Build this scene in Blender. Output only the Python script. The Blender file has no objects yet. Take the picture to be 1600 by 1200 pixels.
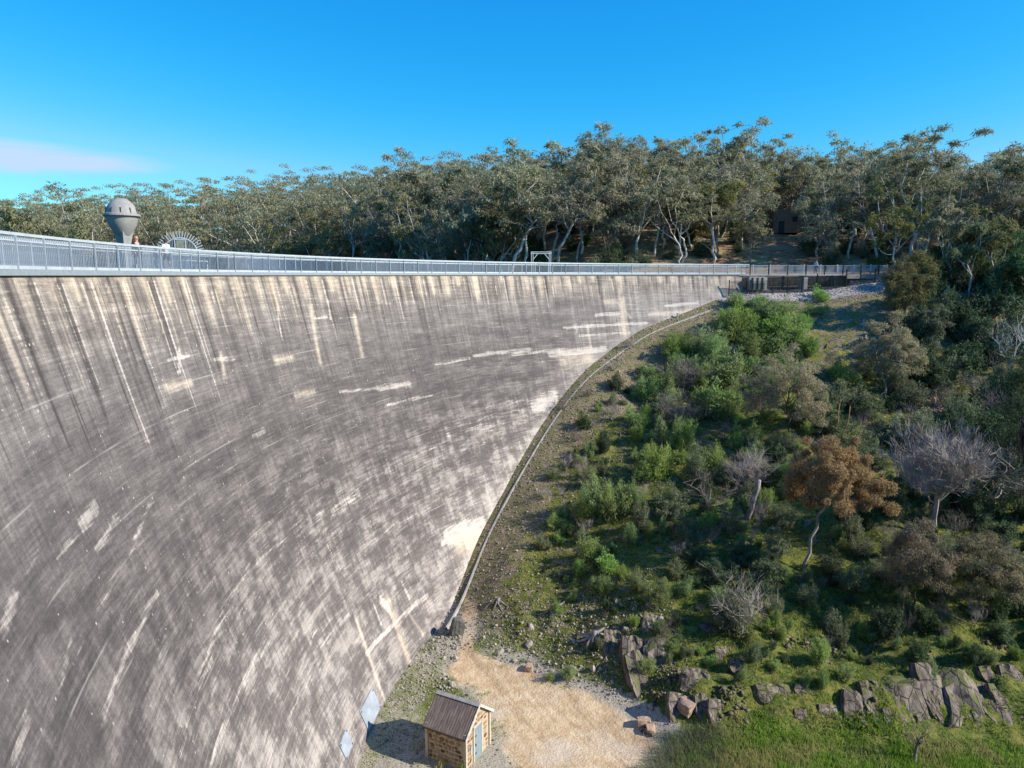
import bpy, math, random
import numpy as np
from mathutils import Vector, Matrix

# ------------------------------------------------------------------ camera, light, exposure
scene = bpy.context.scene
C = scene.collection
R = math.radians
PITCH, FOCAL = R(8.7), 1111.0          # picture 1600 x 1200, focal length in pixels

cam_data = bpy.data.cameras.new("camera")
cam_data.sensor_fit = 'HORIZONTAL'
cam_data.sensor_width = 36.0
cam_data.lens = 36.0 * FOCAL / 1600.0
cam_data.clip_start, cam_data.clip_end = 0.1, 5000
camera = bpy.data.objects.new("camera", cam_data)
camera.location = (0, 0, 0)
camera.rotation_euler = (R(90) - PITCH, 0, 0)
C.objects.link(camera)
scene.camera = camera

SUN_EL, SUN_AZ = R(32), math.atan2(0.965, -0.262)
SUN_TO = Vector((math.sin(SUN_AZ) * math.cos(SUN_EL), math.cos(SUN_AZ) * math.cos(SUN_EL), math.sin(SUN_EL)))

world = bpy.data.worlds.new("World")
scene.world = world
world.use_nodes = True
wn, wl = world.node_tree.nodes, world.node_tree.links
wn.clear()
sky = wn.new('ShaderNodeTexSky')
sky.sky_type = 'NISHITA'
sky.sun_disc = False
sky.sun_elevation = SUN_EL
sky.sun_rotation = SUN_AZ
sky.air_density, sky.dust_density, sky.ozone_density = 1.0, 0.25, 3.0
def wmath(op, a, b=None, c=None):
    n = wn.new('ShaderNodeMath')
    n.operation = op
    for i, v in enumerate((a, b, c)):
        if v is None:
            continue
        if isinstance(v, (int, float)):
            n.inputs[i].default_value = v
        else:
            wl.new(v, n.inputs[i])
    return n.outputs[0]


# the same grade for the whole sky: the deep, saturated blue of the photograph's camera
sks = wn.new('ShaderNodeSeparateColor')
wl.new(sky.outputs[0], sks.inputs[0])
skc = wn.new('ShaderNodeCombineColor')
sk_g = wmath('MULTIPLY', sks.outputs[1], 1.25)
sk_r = wmath('ADD', wmath('MULTIPLY', wmath('POWER', wmath('DIVIDE', sks.outputs[0], 1.3), 4.3), 0.0505), 0.08)
wl.new(wmath('MINIMUM', sk_r, wmath('MULTIPLY', sk_g, 0.32)), skc.inputs[0])
wl.new(sk_g, skc.inputs[1])
wl.new(wmath('MULTIPLY', wmath('POWER', wmath('DIVIDE', sks.outputs[2], 3.76), 0.5), 7.3), skc.inputs[2])

# one thin cloud low over the hill on the left: a soft streak in the sky itself
geo = wn.new('ShaderNodeTexCoord')
sep = wn.new('ShaderNodeSeparateXYZ')
wl.new(geo.outputs['Generated'], sep.inputs[0])


cmap = wn.new('ShaderNodeMapping')
cmap.inputs['Scale'].default_value = (5, 5, 42)
wl.new(geo.outputs['Generated'], cmap.inputs[0])
cno = wn.new('ShaderNodeTexNoise')
cno.inputs['Scale'].default_value = 1.6
cno.inputs['Detail'].default_value = 6
wl.new(cmap.outputs[0], cno.inputs['Vector'])
az = wmath('ARCTAN2', sep.outputs['X'], sep.outputs['Y'])
cx = wmath('DIVIDE', wmath('ADD', az, 0.67), 0.25)
cz = wmath('DIVIDE', wmath('SUBTRACT', sep.outputs['Z'], 0.131), 0.022)
d2 = wmath('ADD', wmath('MULTIPLY', cx, cx), wmath('MULTIPLY', cz, cz))
soft = wmath('MAXIMUM', wmath('SUBTRACT', 1.0, d2), 0.0)
cm = wmath('MULTIPLY', soft, wmath('MULTIPLY_ADD', cno.outputs[0], 2.6, -0.62))
cm = wmath('MINIMUM', wmath('MULTIPLY', cm, 1.7), 0.85)
cmix = wn.new('ShaderNodeMix')
cmix.data_type = 'RGBA'
wl.new(cm, cmix.inputs['Factor'])
wl.new(skc.outputs[0], cmix.inputs['A'])
cmix.inputs['B'].default_value = (5.0, 6.2, 8.6, 1)
bg = wn.new('ShaderNodeBackground')
bg.inputs['Strength'].default_value = 0.082
wl.new(cmix.outputs['Result'], bg.inputs['Color'])
wout = wn.new('ShaderNodeOutputWorld')
wl.new(bg.outputs[0], wout.inputs['Surface'])

sun_data = bpy.data.lights.new("sun", 'SUN')
sun_data.energy = 5.0
sun_data.angle = R(0.53)
sun_data.color = (1.0, 0.93, 0.82)
sun = bpy.data.objects.new("sun", sun_data)
sun.rotation_euler = SUN_TO.to_track_quat('Z', 'Y').to_euler()
C.objects.link(sun)

scene.view_settings.view_transform = 'Standard'
scene.view_settings.look = 'None'
scene.view_settings.exposure = 0.55
scene.view_settings.gamma = 1.0
scene.view_settings.use_curve_mapping = False
scene.render.engine = 'CYCLES'
scene.cycles.max_bounces = 6
scene.cycles.diffuse_bounces = 3
scene.cycles.transparent_max_bounces = 8
scene.cycles.use_denoising = True

# ------------------------------------------------------------------ helpers
rng = np.random.default_rng(7)
random.seed(7)


def lattice_noise(x, y, seed=0, freq=1.0):
    """smooth value noise in -1..1 for arrays"""
    r = np.random.default_rng(1000 + seed)
    g = r.uniform(-1, 1, (256, 256))
    x = np.asarray(x, float) * freq + 57.3
    y = np.asarray(y, float) * freq + 91.7
    xi, yi = np.floor(x).astype(int), np.floor(y).astype(int)
    fx, fy = x - xi, y - yi
    fx, fy = fx * fx * (3 - 2 * fx), fy * fy * (3 - 2 * fy)
    a, b = g[xi & 255, yi & 255], g[(xi + 1) & 255, yi & 255]
    c, d = g[xi & 255, (yi + 1) & 255], g[(xi + 1) & 255, (yi + 1) & 255]
    return (a * (1 - fx) + b * fx) * (1 - fy) + (c * (1 - fx) + d * fx) * fy


def fbm(x, y, seed=0, freq=1.0, octaves=4):
    s, a = 0.0, 1.0
    for k in range(octaves):
        s = s + a * lattice_noise(x, y, seed + 17 * k, freq * 2 ** k)
        a *= 0.5
    return s


def smooth(a, b, x):
    t = np.clip((np.asarray(x, float) - a) / (b - a), 0, 1)
    return t * t * (3 - 2 * t)


class Geo:
    """collects polygons for ONE mesh; faces may carry a material slot"""
    def __init__(self):
        self.v, self.f, self.m, self.n = [], [], [], 0

    def add(self, verts, faces, mat=0):
        verts = np.asarray(verts, float).reshape(-1, 3)
        self.v.append(verts)
        for f in faces:
            self.f.append([i + self.n for i in f])
            self.m.append(mat)
        self.n += len(verts)

    def box(self, c, s, mat=0, rz=0.0, M=None):
        x, y, z = s[0] / 2, s[1] / 2, s[2] / 2
        v = np.array([(-x, -y, -z), (x, -y, -z), (x, y, -z), (-x, y, -z), (-x, -y, z), (x, -y, z), (x, y, z), (-x, y, z)])
        if rz:
            cs, sn = math.cos(rz), math.sin(rz)
            v = v @ np.array([[cs, sn, 0], [-sn, cs, 0], [0, 0, 1]])
        if M is not None:
            v = v @ np.array(M).T
        self.add(v + np.array(c), [(0, 3, 2, 1), (4, 5, 6, 7), (0, 1, 5, 4), (1, 2, 6, 5), (2, 3, 7, 6), (3, 0, 4, 7)], mat)

    def bar(self, a, b, w, h=None, mat=0):
        a, b = np.array(a, float), np.array(b, float)
        d = b - a
        L = np.linalg.norm(d)
        d /= L
        up = np.array((0, 0, 1.0)) if abs(d[2]) < 0.95 else np.array((1.0, 0, 0))
        s = np.cross(d, up)
        s /= np.linalg.norm(s)
        u = np.cross(s, d)
        M = np.stack([d, s, u], 1)
        self.box((a + b) / 2, (L, w, h or w), mat, M=M)

    def tube(self, pts, rad, sides=6, mat=0, cap=True):
        pts = np.asarray(pts, float)
        n = len(pts)
        rad = np.broadcast_to(np.asarray(rad, float), (n,))
        t = np.gradient(pts, axis=0)
        t /= np.linalg.norm(t, axis=1, keepdims=True) + 1e-9
        ref = np.array((0.31, 0.95, 0.05)) if abs(t[0][2]) > 0.7 else np.array((0, 0, 1.0))
        s = np.cross(t, ref)
        s /= np.linalg.norm(s, axis=1, keepdims=True) + 1e-9
        u = np.cross(s, t)
        ang = np.arange(sides) * 2 * math.pi / sides
        v = pts[:, None, :] + rad[:, None, None] * (np.cos(ang)[None, :, None] * s[:, None, :] + np.sin(ang)[None, :, None] * u[:, None, :])
        f = []
        for i in range(n - 1):
            for k in range(sides):
                k2 = (k + 1) % sides
                f.append((i * sides + k, i * sides + k2, (i + 1) * sides + k2, (i + 1) * sides + k))
        if cap:
            f.append(tuple(range(sides))[::-1])
            f.append(tuple((n - 1) * sides + k for k in range(sides)))
        self.add(v.reshape(-1, 3), f, mat)

    def lathe(self, prof, seg=24, c=(0, 0, 0), mat=0):
        prof = np.asarray(prof, float)
        ang = np.arange(seg) * 2 * math.pi / seg
        v = np.stack([prof[:, 0][:, None] * np.cos(ang), prof[:, 0][:, None] * np.sin(ang), np.repeat(prof[:, 1][:, None], seg, 1)], -1)
        f = []
        for i in range(len(prof) - 1):
            for k in range(seg):
                k2 = (k + 1) % seg
                f.append((i * seg + k, i * seg + k2, (i + 1) * seg + k2, (i + 1) * seg + k))
        self.add(v.reshape(-1, 3) + np.array(c), f, mat)

    def mesh(self, name, mats, smooth_faces=False):
        me = bpy.data.meshes.new(name)
        V = np.concatenate(self.v) if self.v else np.zeros((0, 3))
        me.from_pydata(V.tolist(), [], self.f)
        for m in (mats if isinstance(mats, (list, tuple)) else [mats]):
            me.materials.append(m)
        if any(self.m):
            me.polygons.foreach_set('material_index', self.m)
        if smooth_faces:
            me.polygons.foreach_set('use_smooth', [True] * len(me.polygons))
        me.update()
        return me


def raw_mesh(name, V, loops, per, mat, smooth_faces=False):
    """fast mesh of equal polygons (per corners each)"""
    V = np.asarray(V, np.float32)
    loops = np.asarray(loops, np.int32).ravel()
    me = bpy.data.meshes.new(name)
    nf = len(loops) // per
    me.vertices.add(len(V))
    me.vertices.foreach_set('co', V.ravel())
    me.loops.add(len(loops))
    me.loops.foreach_set('vertex_index', loops)
    me.polygons.add(nf)
    me.polygons.foreach_set('loop_start', np.arange(nf, dtype=np.int32) * per)
    if smooth_faces:
        me.polygons.foreach_set('use_smooth', np.ones(nf, bool))
    me.update(calc_edges=True)
    me.materials.append(mat)
    return me


def link(name, me, parent=None, loc=None):
    o = bpy.data.objects.new(name, me)
    C.objects.link(o)
    if parent is not None:
        o.parent = parent
    if loc is not None:
        o.location = loc
    return o


def tag(o, label, cat, group=None):
    o['label'] = label
    o['category'] = cat
    if group:
        o['group'] = group
    return o


def thing(name, label, cat, loc=(0, 0, 0), rz=0.0, group=None, scale=None):
    o = link(name, None)
    o.location = loc
    o.rotation_euler = (0, 0, rz)
    if scale is not None:
        o.scale = (scale,) * 3 if isinstance(scale, (int, float)) else scale
    return tag(o, label, cat, group)


def structure(o):
    o['kind'] = 'structure'
    return o


def stuff(o):
    o['kind'] = 'stuff'
    return o


# ------------------------------------------------------------------ materials
class Nodes:
    def __init__(self, name):
        self.mat = bpy.data.materials.new(name)
        self.mat.use_nodes = True
        self.t = self.mat.node_tree
        self.n, self.l = self.t.nodes, self.t.links
        self.n.clear()
        self.out = self.n.new('ShaderNodeOutputMaterial')

    def put(self, sock, v):
        if v is None:
            return
        if isinstance(v, (int, float)):
            sock.default_value = v
        elif isinstance(v, (tuple, list)):
            sock.default_value = (*v, 1) if (len(v) == 3 and sock.type == 'RGBA') else v
        else:
            self.l.new(v, sock)

    def math(self, op, a, b=None, c=None, clamp=False):
        n = self.n.new('ShaderNodeMath')
        n.operation = op
        n.use_clamp = clamp
        for i, v in enumerate((a, b, c)):
            self.put(n.inputs[i], v)
        return n.outputs[0]

    def step(self, a, b, x):
        n = self.n.new('ShaderNodeMapRange')
        n.interpolation_type = 'SMOOTHSTEP'
        self.put(n.inputs['Value'], x)
        n.inputs['From Min'].default_value = a
        n.inputs['From Max'].default_value = b
        return n.outputs[0]

    def mix(self, f, a, b, blend='MIX'):
        n = self.n.new('ShaderNodeMix')
        n.data_type = 'RGBA'
        n.blend_type = blend
        self.put(n.inputs['Factor'], f)
        self.put(n.inputs['A'], a)
        self.put(n.inputs['B'], b)
        return n.outputs['Result']

    def noise(self, vec=None, scale=1.0, detail=3.0, rough=0.5, dist=0.0):
        n = self.n.new('ShaderNodeTexNoise')
        if vec is not None:
            self.l.new(vec, n.inputs['Vector'])
        n.inputs['Scale'].default_value = scale
        n.inputs['Detail'].default_value = detail
        n.inputs['Roughness'].default_value = rough
        n.inputs['Distortion'].default_value = dist
        return n.outputs[0]

    def xyz(self, x, y, z=0.0):
        n = self.n.new('ShaderNodeCombineXYZ')
        for i, v in enumerate((x, y, z)):
            self.put(n.inputs[i], v)
        return n.outputs[0]

    def attr(self, name):
        n = self.n.new('ShaderNodeAttribute')
        n.attribute_name = name
        return n

    def split(self, col):
        n = self.n.new('ShaderNodeSeparateColor')
        self.l.new(col, n.inputs[0])
        return n.outputs

    def pos(self):
        return self.n.new('ShaderNodeNewGeometry').outputs['Position']

    def obj(self):
        return self.n.new('ShaderNodeTexCoord').outputs['Object']

    def rand(self):
        return self.n.new('ShaderNodeObjectInfo').outputs['Random']

    def island(self):
        return self.n.new('ShaderNodeNewGeometry').outputs['Random Per Island']

    def bump(self, h, strength=0.5, dist=0.05):
        n = self.n.new('ShaderNodeBump')
        n.inputs['Strength'].default_value = strength
        n.inputs['Distance'].default_value = dist
        self.l.new(h, n.inputs['Height'])
        return n.outputs[0]

    def bsdf(self, color, rough=0.9, metal=0.0, spec=0.3, normal=None):
        n = self.n.new('ShaderNodeBsdfPrincipled')
        self.put(n.inputs['Base Color'], color)
        self.put(n.inputs['Roughness'], rough)
        n.inputs['Metallic'].default_value = metal
        n.inputs['Specular IOR Level'].default_value = spec
        if normal is not None:
            self.l.new(normal, n.inputs['Normal'])
        return n.outputs[0]

    def done(self, shader):
        self.l.new(shader, self.out.inputs['Surface'])
        return self.mat


def plain(name, col, rough=0.8, metal=0.0, spec=0.3, var=0.25, scale=4.0, bump=0.0):
    m = Nodes(name)
    n = m.noise(m.obj(), scale, 5, 0.6)
    n2 = m.noise(m.obj(), scale * 6, 3, 0.6)
    k = m.math('ADD', m.math('MULTIPLY', n, 0.7), m.math('MULTIPLY', n2, 0.3))
    c = m.mix(m.step(0.3, 0.7, k), tuple(v * (1 - var) for v in col), tuple(min(1, v * (1 + var)) for v in col))
    return m.done(m.bsdf(c, rough, metal, spec, m.bump(k, bump, 0.03) if bump else None))


def foliage(name, a, b, c=None, trans=0.28, clump=1.2, rough=0.6, gain=1.0, vary=True):
    """leaf material: colours a..b vary leaf by leaf, c in patches and from plant to plant"""
    m = Nodes(name)
    trans += .12
    a, b = tuple(v * gain for v in a), tuple(v * gain for v in b)
    c = c and tuple(v * gain for v in c)
    col = m.mix(m.island(), a, b)
    if c is not None:
        pn = m.noise(m.obj(), clump, 2)
        col = m.mix(m.math('MULTIPLY', m.step(0.42, 0.68, pn), 0.75), col, c)
    r = m.rand() if vary else 0.5
    hs = m.n.new('ShaderNodeHueSaturation')
    m.put(hs.inputs['Color'], col)
    m.put(hs.inputs['Hue'], m.math('MULTIPLY_ADD', r, 0.04, 0.48))
    m.put(hs.inputs['Saturation'], m.math('MULTIPLY_ADD', m.math('FRACT', m.math('MULTIPLY', r, 7.3)), 0.3, 0.85))
    m.put(hs.inputs['Value'], m.math('MULTIPLY_ADD', m.math('FRACT', m.math('MULTIPLY', r, 13.7)), 0.5, 0.75))
    p = m.bsdf(hs.outputs[0], 0.75, 0, 0.12)
    tr = m.n.new('ShaderNodeBsdfTranslucent')
    m.l.new(hs.outputs[0], tr.inputs['Color'])
    mx = m.n.new('ShaderNodeMixShader')
    mx.inputs[0].default_value = trans
    m.l.new(p, mx.inputs[1])
    m.l.new(tr.outputs[0], mx.inputs[2])
    return m.done(mx.outputs[0])


def bark(name, a, b, scale=3.0):
    m = Nodes(name)
    mp = m.n.new('ShaderNodeMapping')
    mp.inputs['Scale'].default_value = (1, 1, 0.35)
    m.l.new(m.obj(), mp.inputs[0])
    n = m.noise(mp.outputs[0], scale, 5, 0.65)
    col = m.mix(m.step(0.36, 0.62, n), a, b)
    hs = m.n.new('ShaderNodeHueSaturation')
    m.put(hs.inputs['Color'], col)
    m.put(hs.inputs['Value'], m.math('MULTIPLY_ADD', m.rand(), 0.7, 0.6))
    return m.done(m.bsdf(hs.outputs[0], 0.85, 0, 0.2, m.bump(n, 0.4, 0.05)))

# ------------------------------------------------------------------ lie of the land
CX, CY, R0, RUP = 42.4, 36.0, 60.4, 61.9       # centre of the arch, face radius at the crest, upstream radius
TH_FAR, TH_NEAR = R(101.5), R(246.0)
WALL_TOP = 0.05
R_DECK_IN, R_DECK_OUT = 60.28, 62.2


def face_r(v):
    """radius of the battered downstream face, v metres below the crest"""
    s = np.asarray(v, float) / 28.0
    return R0 - 9.0 * (0.75 * s + 0.25 * s * s)


def arc(th, r, z=0.0):
    return np.array((CX + r * math.cos(th), CY + r * math.sin(th), z))


CP, SP = math.cos(PITCH), math.sin(PITCH)


def sight(px, py):
    """unit-depth viewing ray of a point of the photograph"""
    a, b = (px - 800) / FOCAL, (py - 600) / FOCAL
    return np.array((a, CP - b * SP, -(b * CP + SP)))


def on_wall(px, py):
    """(arc metres, depth) where a sight line meets the battered face"""
    d = sight(px, py)
    t = np.arange(8, 130, 0.05)
    x, y, z = d[0] * t, d[1] * t, d[2] * t
    g = np.hypot(x - CX, y - CY) - face_r(np.maximum(WALL_TOP - z, 0))
    inside = np.argmax(g < 0)
    k = inside + np.argmax(g[inside:] > 0)
    th = math.atan2(y[k] - CY, x[k] - CX) % (2 * math.pi)
    return (th - TH_FAR) * R0, WALL_TOP - z[k]


# where the photograph shows the ground meeting the face
FOOT = []
for px_, py_ in ((1125, 465), (1090, 479), (1050, 495), (1000, 515), (960, 540), (925, 568), (900, 593), (880, 617), (860, 643), (842, 670), (825, 698), (805, 733), (785, 772), (765, 808), (748, 841), (735, 872), (722, 906), (708, 941), (695, 967), (680, 992), (662, 1020), (640, 1052), (615, 1092), (590, 1132), (570, 1166)):
    u_, v_ = on_wall(px_, py_)
    th_ = TH_FAR + u_ / R0
    rr_ = float(face_r(v_)) + .1
    FOOT.append((CX + rr_ * math.cos(th_), CY + rr_ * math.sin(th_), max(WALL_TOP - v_, -28.0)))


DOWN = np.array([
    # along the foot of the wall
    *FOOT,
    # stream bed
    (-9, 39, -28), (-5, 38, -28), (-9, 32, -28), (0, 40, -28), (4, 36, -28), (0, 32, -28), (10, 36, -28.1), (20, 36, -28.2), (34, 35, -28.4), (60, 34, -28.8),
    (-3, 50, -27.9), (2, 46, -27.9), (8, 42.5, -28), (20, 39.5, -28), (32, 40, -28.2), (60, 41, -28.6),
    # toe and slope of the far bank
    (2, 49.5, -27.3), (0, 53.5, -26.4), (5, 47.3, -27.0), (9, 44.8, -26.7), (13, 43.2, -26.2), (20, 42.6, -26), (32, 43, -25.7), (60, 44, -26),
    (8, 49.3, -25.6), (9, 48, -25.8), (15, 47, -25.2), (22, 50, -24.4), (5, 56, -24.7), (34, 52, -22.9), (22, 56, -22.3), (60, 52, -23), (11, 62, -21.2), (34, 60, -20.4),
    (6.5, 72, -18.2), (24, 69, -17), (40, 69, -16.8), (60, 68, -16.6), (15, 82, -12.3), (30, 79.5, -11.8), (45, 79, -12), (70, 78, -11),
    (25, 89.2, -6.6), (40, 89.5, -6.0), (56, 89, -6.2), (75, 88, -5.5), (34, 94.2, -2.45), (38, 95, -2.1), (46, 95, -1.4), (52, 95.5, -0.9), (62, 95, -2.2), (80, 96, -1.5), (100, 90, -6),
    # near bank under the viewer
    (0, 0, -1.75), (0, 2.0, -3.6), (0, 8, -10), (0, 16, -18), (0, 25, -26.6), (15, 0, -1.75), (15, 10, -13), (20, 24, -26.6), (40, 0, -2), (40, 22, -26.5), (60, 20, -27),
    (-10, 6, -8), (-12, 14, -17), (-12, 24, -26.5), (-5, -20, 0), (20, -25, 1), (60, -30, 2), (100, 10, -20), (100, 40, -29), (140, 40, -30), (140, 0, -12),
    # the level ground and the wooded hill beyond the far abutment
    (31, 99, -0.1), (42, 99.5, -0.1), (52, 99, -0.1), (36, 106, 0.3), (50, 107, 0.8), (9, 110, 0.5), (20, 107, 0.2), (44, 114, 2.6), (72, 103, 1.5), (86, 120, 5), (108, 150, 10),
    (47, 130, 7), (54, 150, 10), (72, 200, 13), (130, 180, 12), (180, 250, 14), (150, 110, 4), (11, 121, 4), (12, 131, 7.5), (13.5, 150, 10.8), (18, 200, 15), (60, 280, 16),
    (-27, 152, -2), (-31, 170, 5), (-36, 200, 12), (-45, 250, 17), (-60, 330, 20), (-85, 190, -2), (-94, 210, 6), (-112, 250, 14), (-135, 300, 18), (-140, 195, -2), (-158, 220, 4), (-180, 250, 9),
    (-216, 300, 13), (-260, 260, 8), (100, 330, 18), (-300, 400, 18), (0, 420, 20), (260, 380, 16), (320, 150, 6), (320, -60, 0), (100, -160, 8), (-60, -160, 6),
    (-60, 60, -9), (-110, 20, -9), (-120, 110, -9), (-50, 120, -8), (-5, 112, -3), (-160, 60, -9), (-200, 140, -8), (-300, 60, -6), (-200, -60, -6), (-80, -60, -8), (-30, -50, -3),
], float)


def tps_fit(P, lam=0.02):
    n = len(P)
    d2 = ((P[:, None, :2] - P[None, :, :2]) ** 2).sum(-1)
    K = 0.5 * d2 * np.log(d2 + 1e-9) + lam * np.eye(n) * 100
    A = np.zeros((n + 3, n + 3))
    A[:n, :n] = K
    A[:n, n] = 1
    A[:n, n + 1:] = P[:, :2]
    A[n:, :n] = A[:n, n:].T
    return np.linalg.solve(A, np.concatenate([P[:, 2], np.zeros(3)]))


def tps_eval(P, w, x, y):
    out = w[-3] + w[-2] * x + w[-1] * y
    for i in range(len(P)):
        d2 = (x - P[i, 0]) ** 2 + (y - P[i, 1]) ** 2
        out = out + w[i] * 0.5 * d2 * np.log(d2 + 1e-9)
    return out


PC = np.array((CX, CY))
up_side = np.hypot(DOWN[:, 0] - CX, DOWN[:, 1] - CY) > 61.5
ang = np.arctan2(DOWN[:, 1] - CY, DOWN[:, 0] - CX) % (2 * math.pi)
beyond = up_side & (ang > R(104)) & (ang < R(240))
P_DN = DOWN[~beyond]
P_UP = DOWN[up_side | (np.hypot(DOWN[:, 0] - 45, DOWN[:, 1] - 100) < 12)]
# fall away of the wall's line seen from the valley side, so the fit does not lift towards the lake
extra = [(*arc(R(a), 66)[:2], z) for a, z in ((112, -4), (122, -12), (135, -20), (150, -28), (170, -29), (190, -28), (205, -20), (220, -12), (235, -4))]
P_DN = np.concatenate([P_DN, np.array(extra)])
W_DN, W_UP = tps_fit(P_DN), tps_fit(P_UP)


def height(x, y, detail=True):
    x, y = np.asarray(x, float), np.asarray(y, float)
    r = np.hypot(x - CX, y - CY)
    th = np.arctan2(y - CY, x - CX) % (2 * math.pi)
    t = smooth(60.6, 61.8, r)
    t = np.where((th > R(96)) & (th < R(250)), t, np.where(y > 92, smooth(97, 101, y), 0.0))
    far = smooth(200, 320, np.hypot(x, y))
    dn, up = tps_eval(P_DN, W_DN, x, y), tps_eval(P_UP, W_UP, x, y)
    dn = np.where(dn < -28.3, -28.3 + (dn + 28.3) * 0.1, dn)
    z = dn * (1 - t) + up * t
    z = z * (1 - far) + far * np.clip(up, -9, 22)
    if detail:
        slope_zone = smooth(-28.2, -26.5, z) * (1 - smooth(-3.5, -1.2, z)) * smooth(1.5, 7, face_r(np.clip(-z, 0, 29)) - r)
        bank = smooth(8, 16, x) * (1 - smooth(50, 54, y)) * smooth(39, 42, y)
        z = z + slope_zone * (0.55 * fbm(x, y, 3, 0.16, 3) + 0.16 * fbm(x, y, 5, 0.9, 3))
        z = z + bank * (0.5 * fbm(x, y, 9, 0.5, 4) + 0.25 * np.sin(1.9 * z + 2.0 * fbm(x, y, 12, 0.2, 2)))
        z = z + (z > -27.0) * (r > 61) * 0.18 * fbm(x, y, 4, 0.25, 3) * (1 - smooth(-3, -1, -np.abs(y - 99)))
        z = z + (z < -27.2) * 0.035 * fbm(x, y, 6, 0.8, 3)
    # spillway cut under the last bays of the walkway
    cut = (x > 30.6) & (x < 45.4) & (y > 95.3) & (y < 99.3)
    z = np.where(cut, np.minimum(z, -2.5 + 0.075 * (x - 31)), z)
    return z


def on_ground(px, py, tmin=12.0):
    d = sight(px, py)
    t = np.arange(tmin, 330, 0.5)
    g = height(d[0] * t, d[1] * t, False) - d[2] * t
    k = np.argmax(g > 0) if (g > 0).any() else len(t) - 1
    t = np.arange(max(t[k] - 1.5, tmin), t[k] + 1.0, 0.03)
    g = height(d[0] * t, d[1] * t) - d[2] * t
    k = np.argmax(g > 0) if (g > 0).any() else len(t) - 1
    p = d * t[k]
    p[2] = float(height(p[0], p[1]))
    return p, t[k]


# ground sheet: fine where it is seen close, coarser outward, to the horizon
def axis(lo, hi, step, far_lo, far_hi, grow=1.13):
    a = list(np.arange(lo, hi + 1e-6, step))
    s = step
    while a[-1] < far_hi:
        s *= grow
        a.append(a[-1] + s)
    s = step
    b = []
    x = lo
    while x > far_lo:
        s *= grow
        x -= s
        b.append(x)
    return np.array(b[::-1] + a)


gx = axis(-16, 66, 0.36, -1900, 1900)
gy = axis(30, 108, 0.36, -1500, 2600)
X, Y = np.meshgrid(gx, gy, indexing='ij')
Z = height(X, Y)
Rr = np.hypot(X, Y)
Z = np.where(Rr > 600, np.minimum(Z, 22) * (1 - smooth(600, 1500, Rr)) - 6 * smooth(600, 1500, Rr), Z)
nx, ny = X.shape
idx = np.arange(nx * ny).reshape(nx, ny)
quads = np.stack([idx[:-1, :-1], idx[1:, :-1], idx[1:, 1:], idx[:-1, 1:]], -1).reshape(-1, 4)


def bed_track(x, y):
    """how much of the bare sandy vehicle track lies here"""
    cxl = np.interp(y, [30, 34, 37, 42.7, 45, 47, 49.5], [8.2, 5.8, 4.2, 2.8, 0.6, -1.4, -3.4])
    hw = np.interp(y, [30, 37, 42.7, 47, 49, 50.5], [7.0, 6.4, 4.4, 3.4, 1.4, .6])
    return smooth(1.3, 0.5, np.abs(x - cxl) / hw + 0.30 * fbm(x, y, 21, 0.35, 4))


def cover(x, y, z):
    """painted ground types: bare sand, green growth, pale gravel, red-brown earth"""
    r = np.hypot(x - CX, y - CY)
    n = fbm(x, y, 31, 0.12, 4)
    sand = bed_track(x, y) * (z < -26.9)
    dist_kerb = np.clip(face_r(np.clip(-z, 0, 29)) - r, 0, 60)
    lush = smooth(60, 44, y) * smooth(6, 13, x)
    green = smooth(1.2, 6.0, dist_kerb + 2.5 * n) * (z > -27.6) * (z < -2.6) * (0.80 - 0.30 * smooth(-14, -4, z) + 0.45 * lush)
    green = np.maximum(green, (z < -26.8) * (0.62 + 0.3 * n) * (1 - sand) * smooth(4, -3, x - 0.3 * (y - 40)))
    green = np.maximum(green, 0.95 * smooth(9, 12, x + 0.6 * (41 - y)) * (z < -26.6))
    gravel = smooth(92.6, 93.8, y + 0.5 * n) * smooth(97.3, 96.2, y) * (x > 27) * (x < 60)
    earth = smooth(95.5, 97.5, y) * (r > 60)
    return np.clip(np.stack([sand, green, gravel, earth], -1), 0, 1)


m = Nodes("ground_cover")
P = m.pos()
at = m.attr("cover")
cs = m.split(at.outputs['Color'])
n_big, n_mid, n_fine = m.noise(P, 0.22, 4), m.noise(P, 1.3, 5, 0.6), m.noise(P, 7, 4, 0.65)
litter = m.mix(m.step(0.33, 0.66, n_fine), (0.105, 0.076, 0.048), (0.31, 0.245, 0.165))
litter = m.mix(m.math('MULTIPLY', m.step(0.42, 0.60, n_mid), 0.75), litter, (0.125, 0.135, 0.045))
moss = m.mix(m.step(0.36, 0.62, n_fine), (0.026, 0.038, 0.009), (0.115, 0.140, 0.026))
moss = m.mix(m.math('MULTIPLY', m.step(0.45, 0.66, n_mid), 0.8), moss, (0.20, 0.185, 0.048))
col = m.mix(m.step(0.40, 0.56, m.math('ADD', m.math('MULTIPLY', cs[1], 0.75), m.math('MULTIPLY', m.math('SUBTRACT', n_mid, 0.5), 1.5))), litter, moss)
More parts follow.
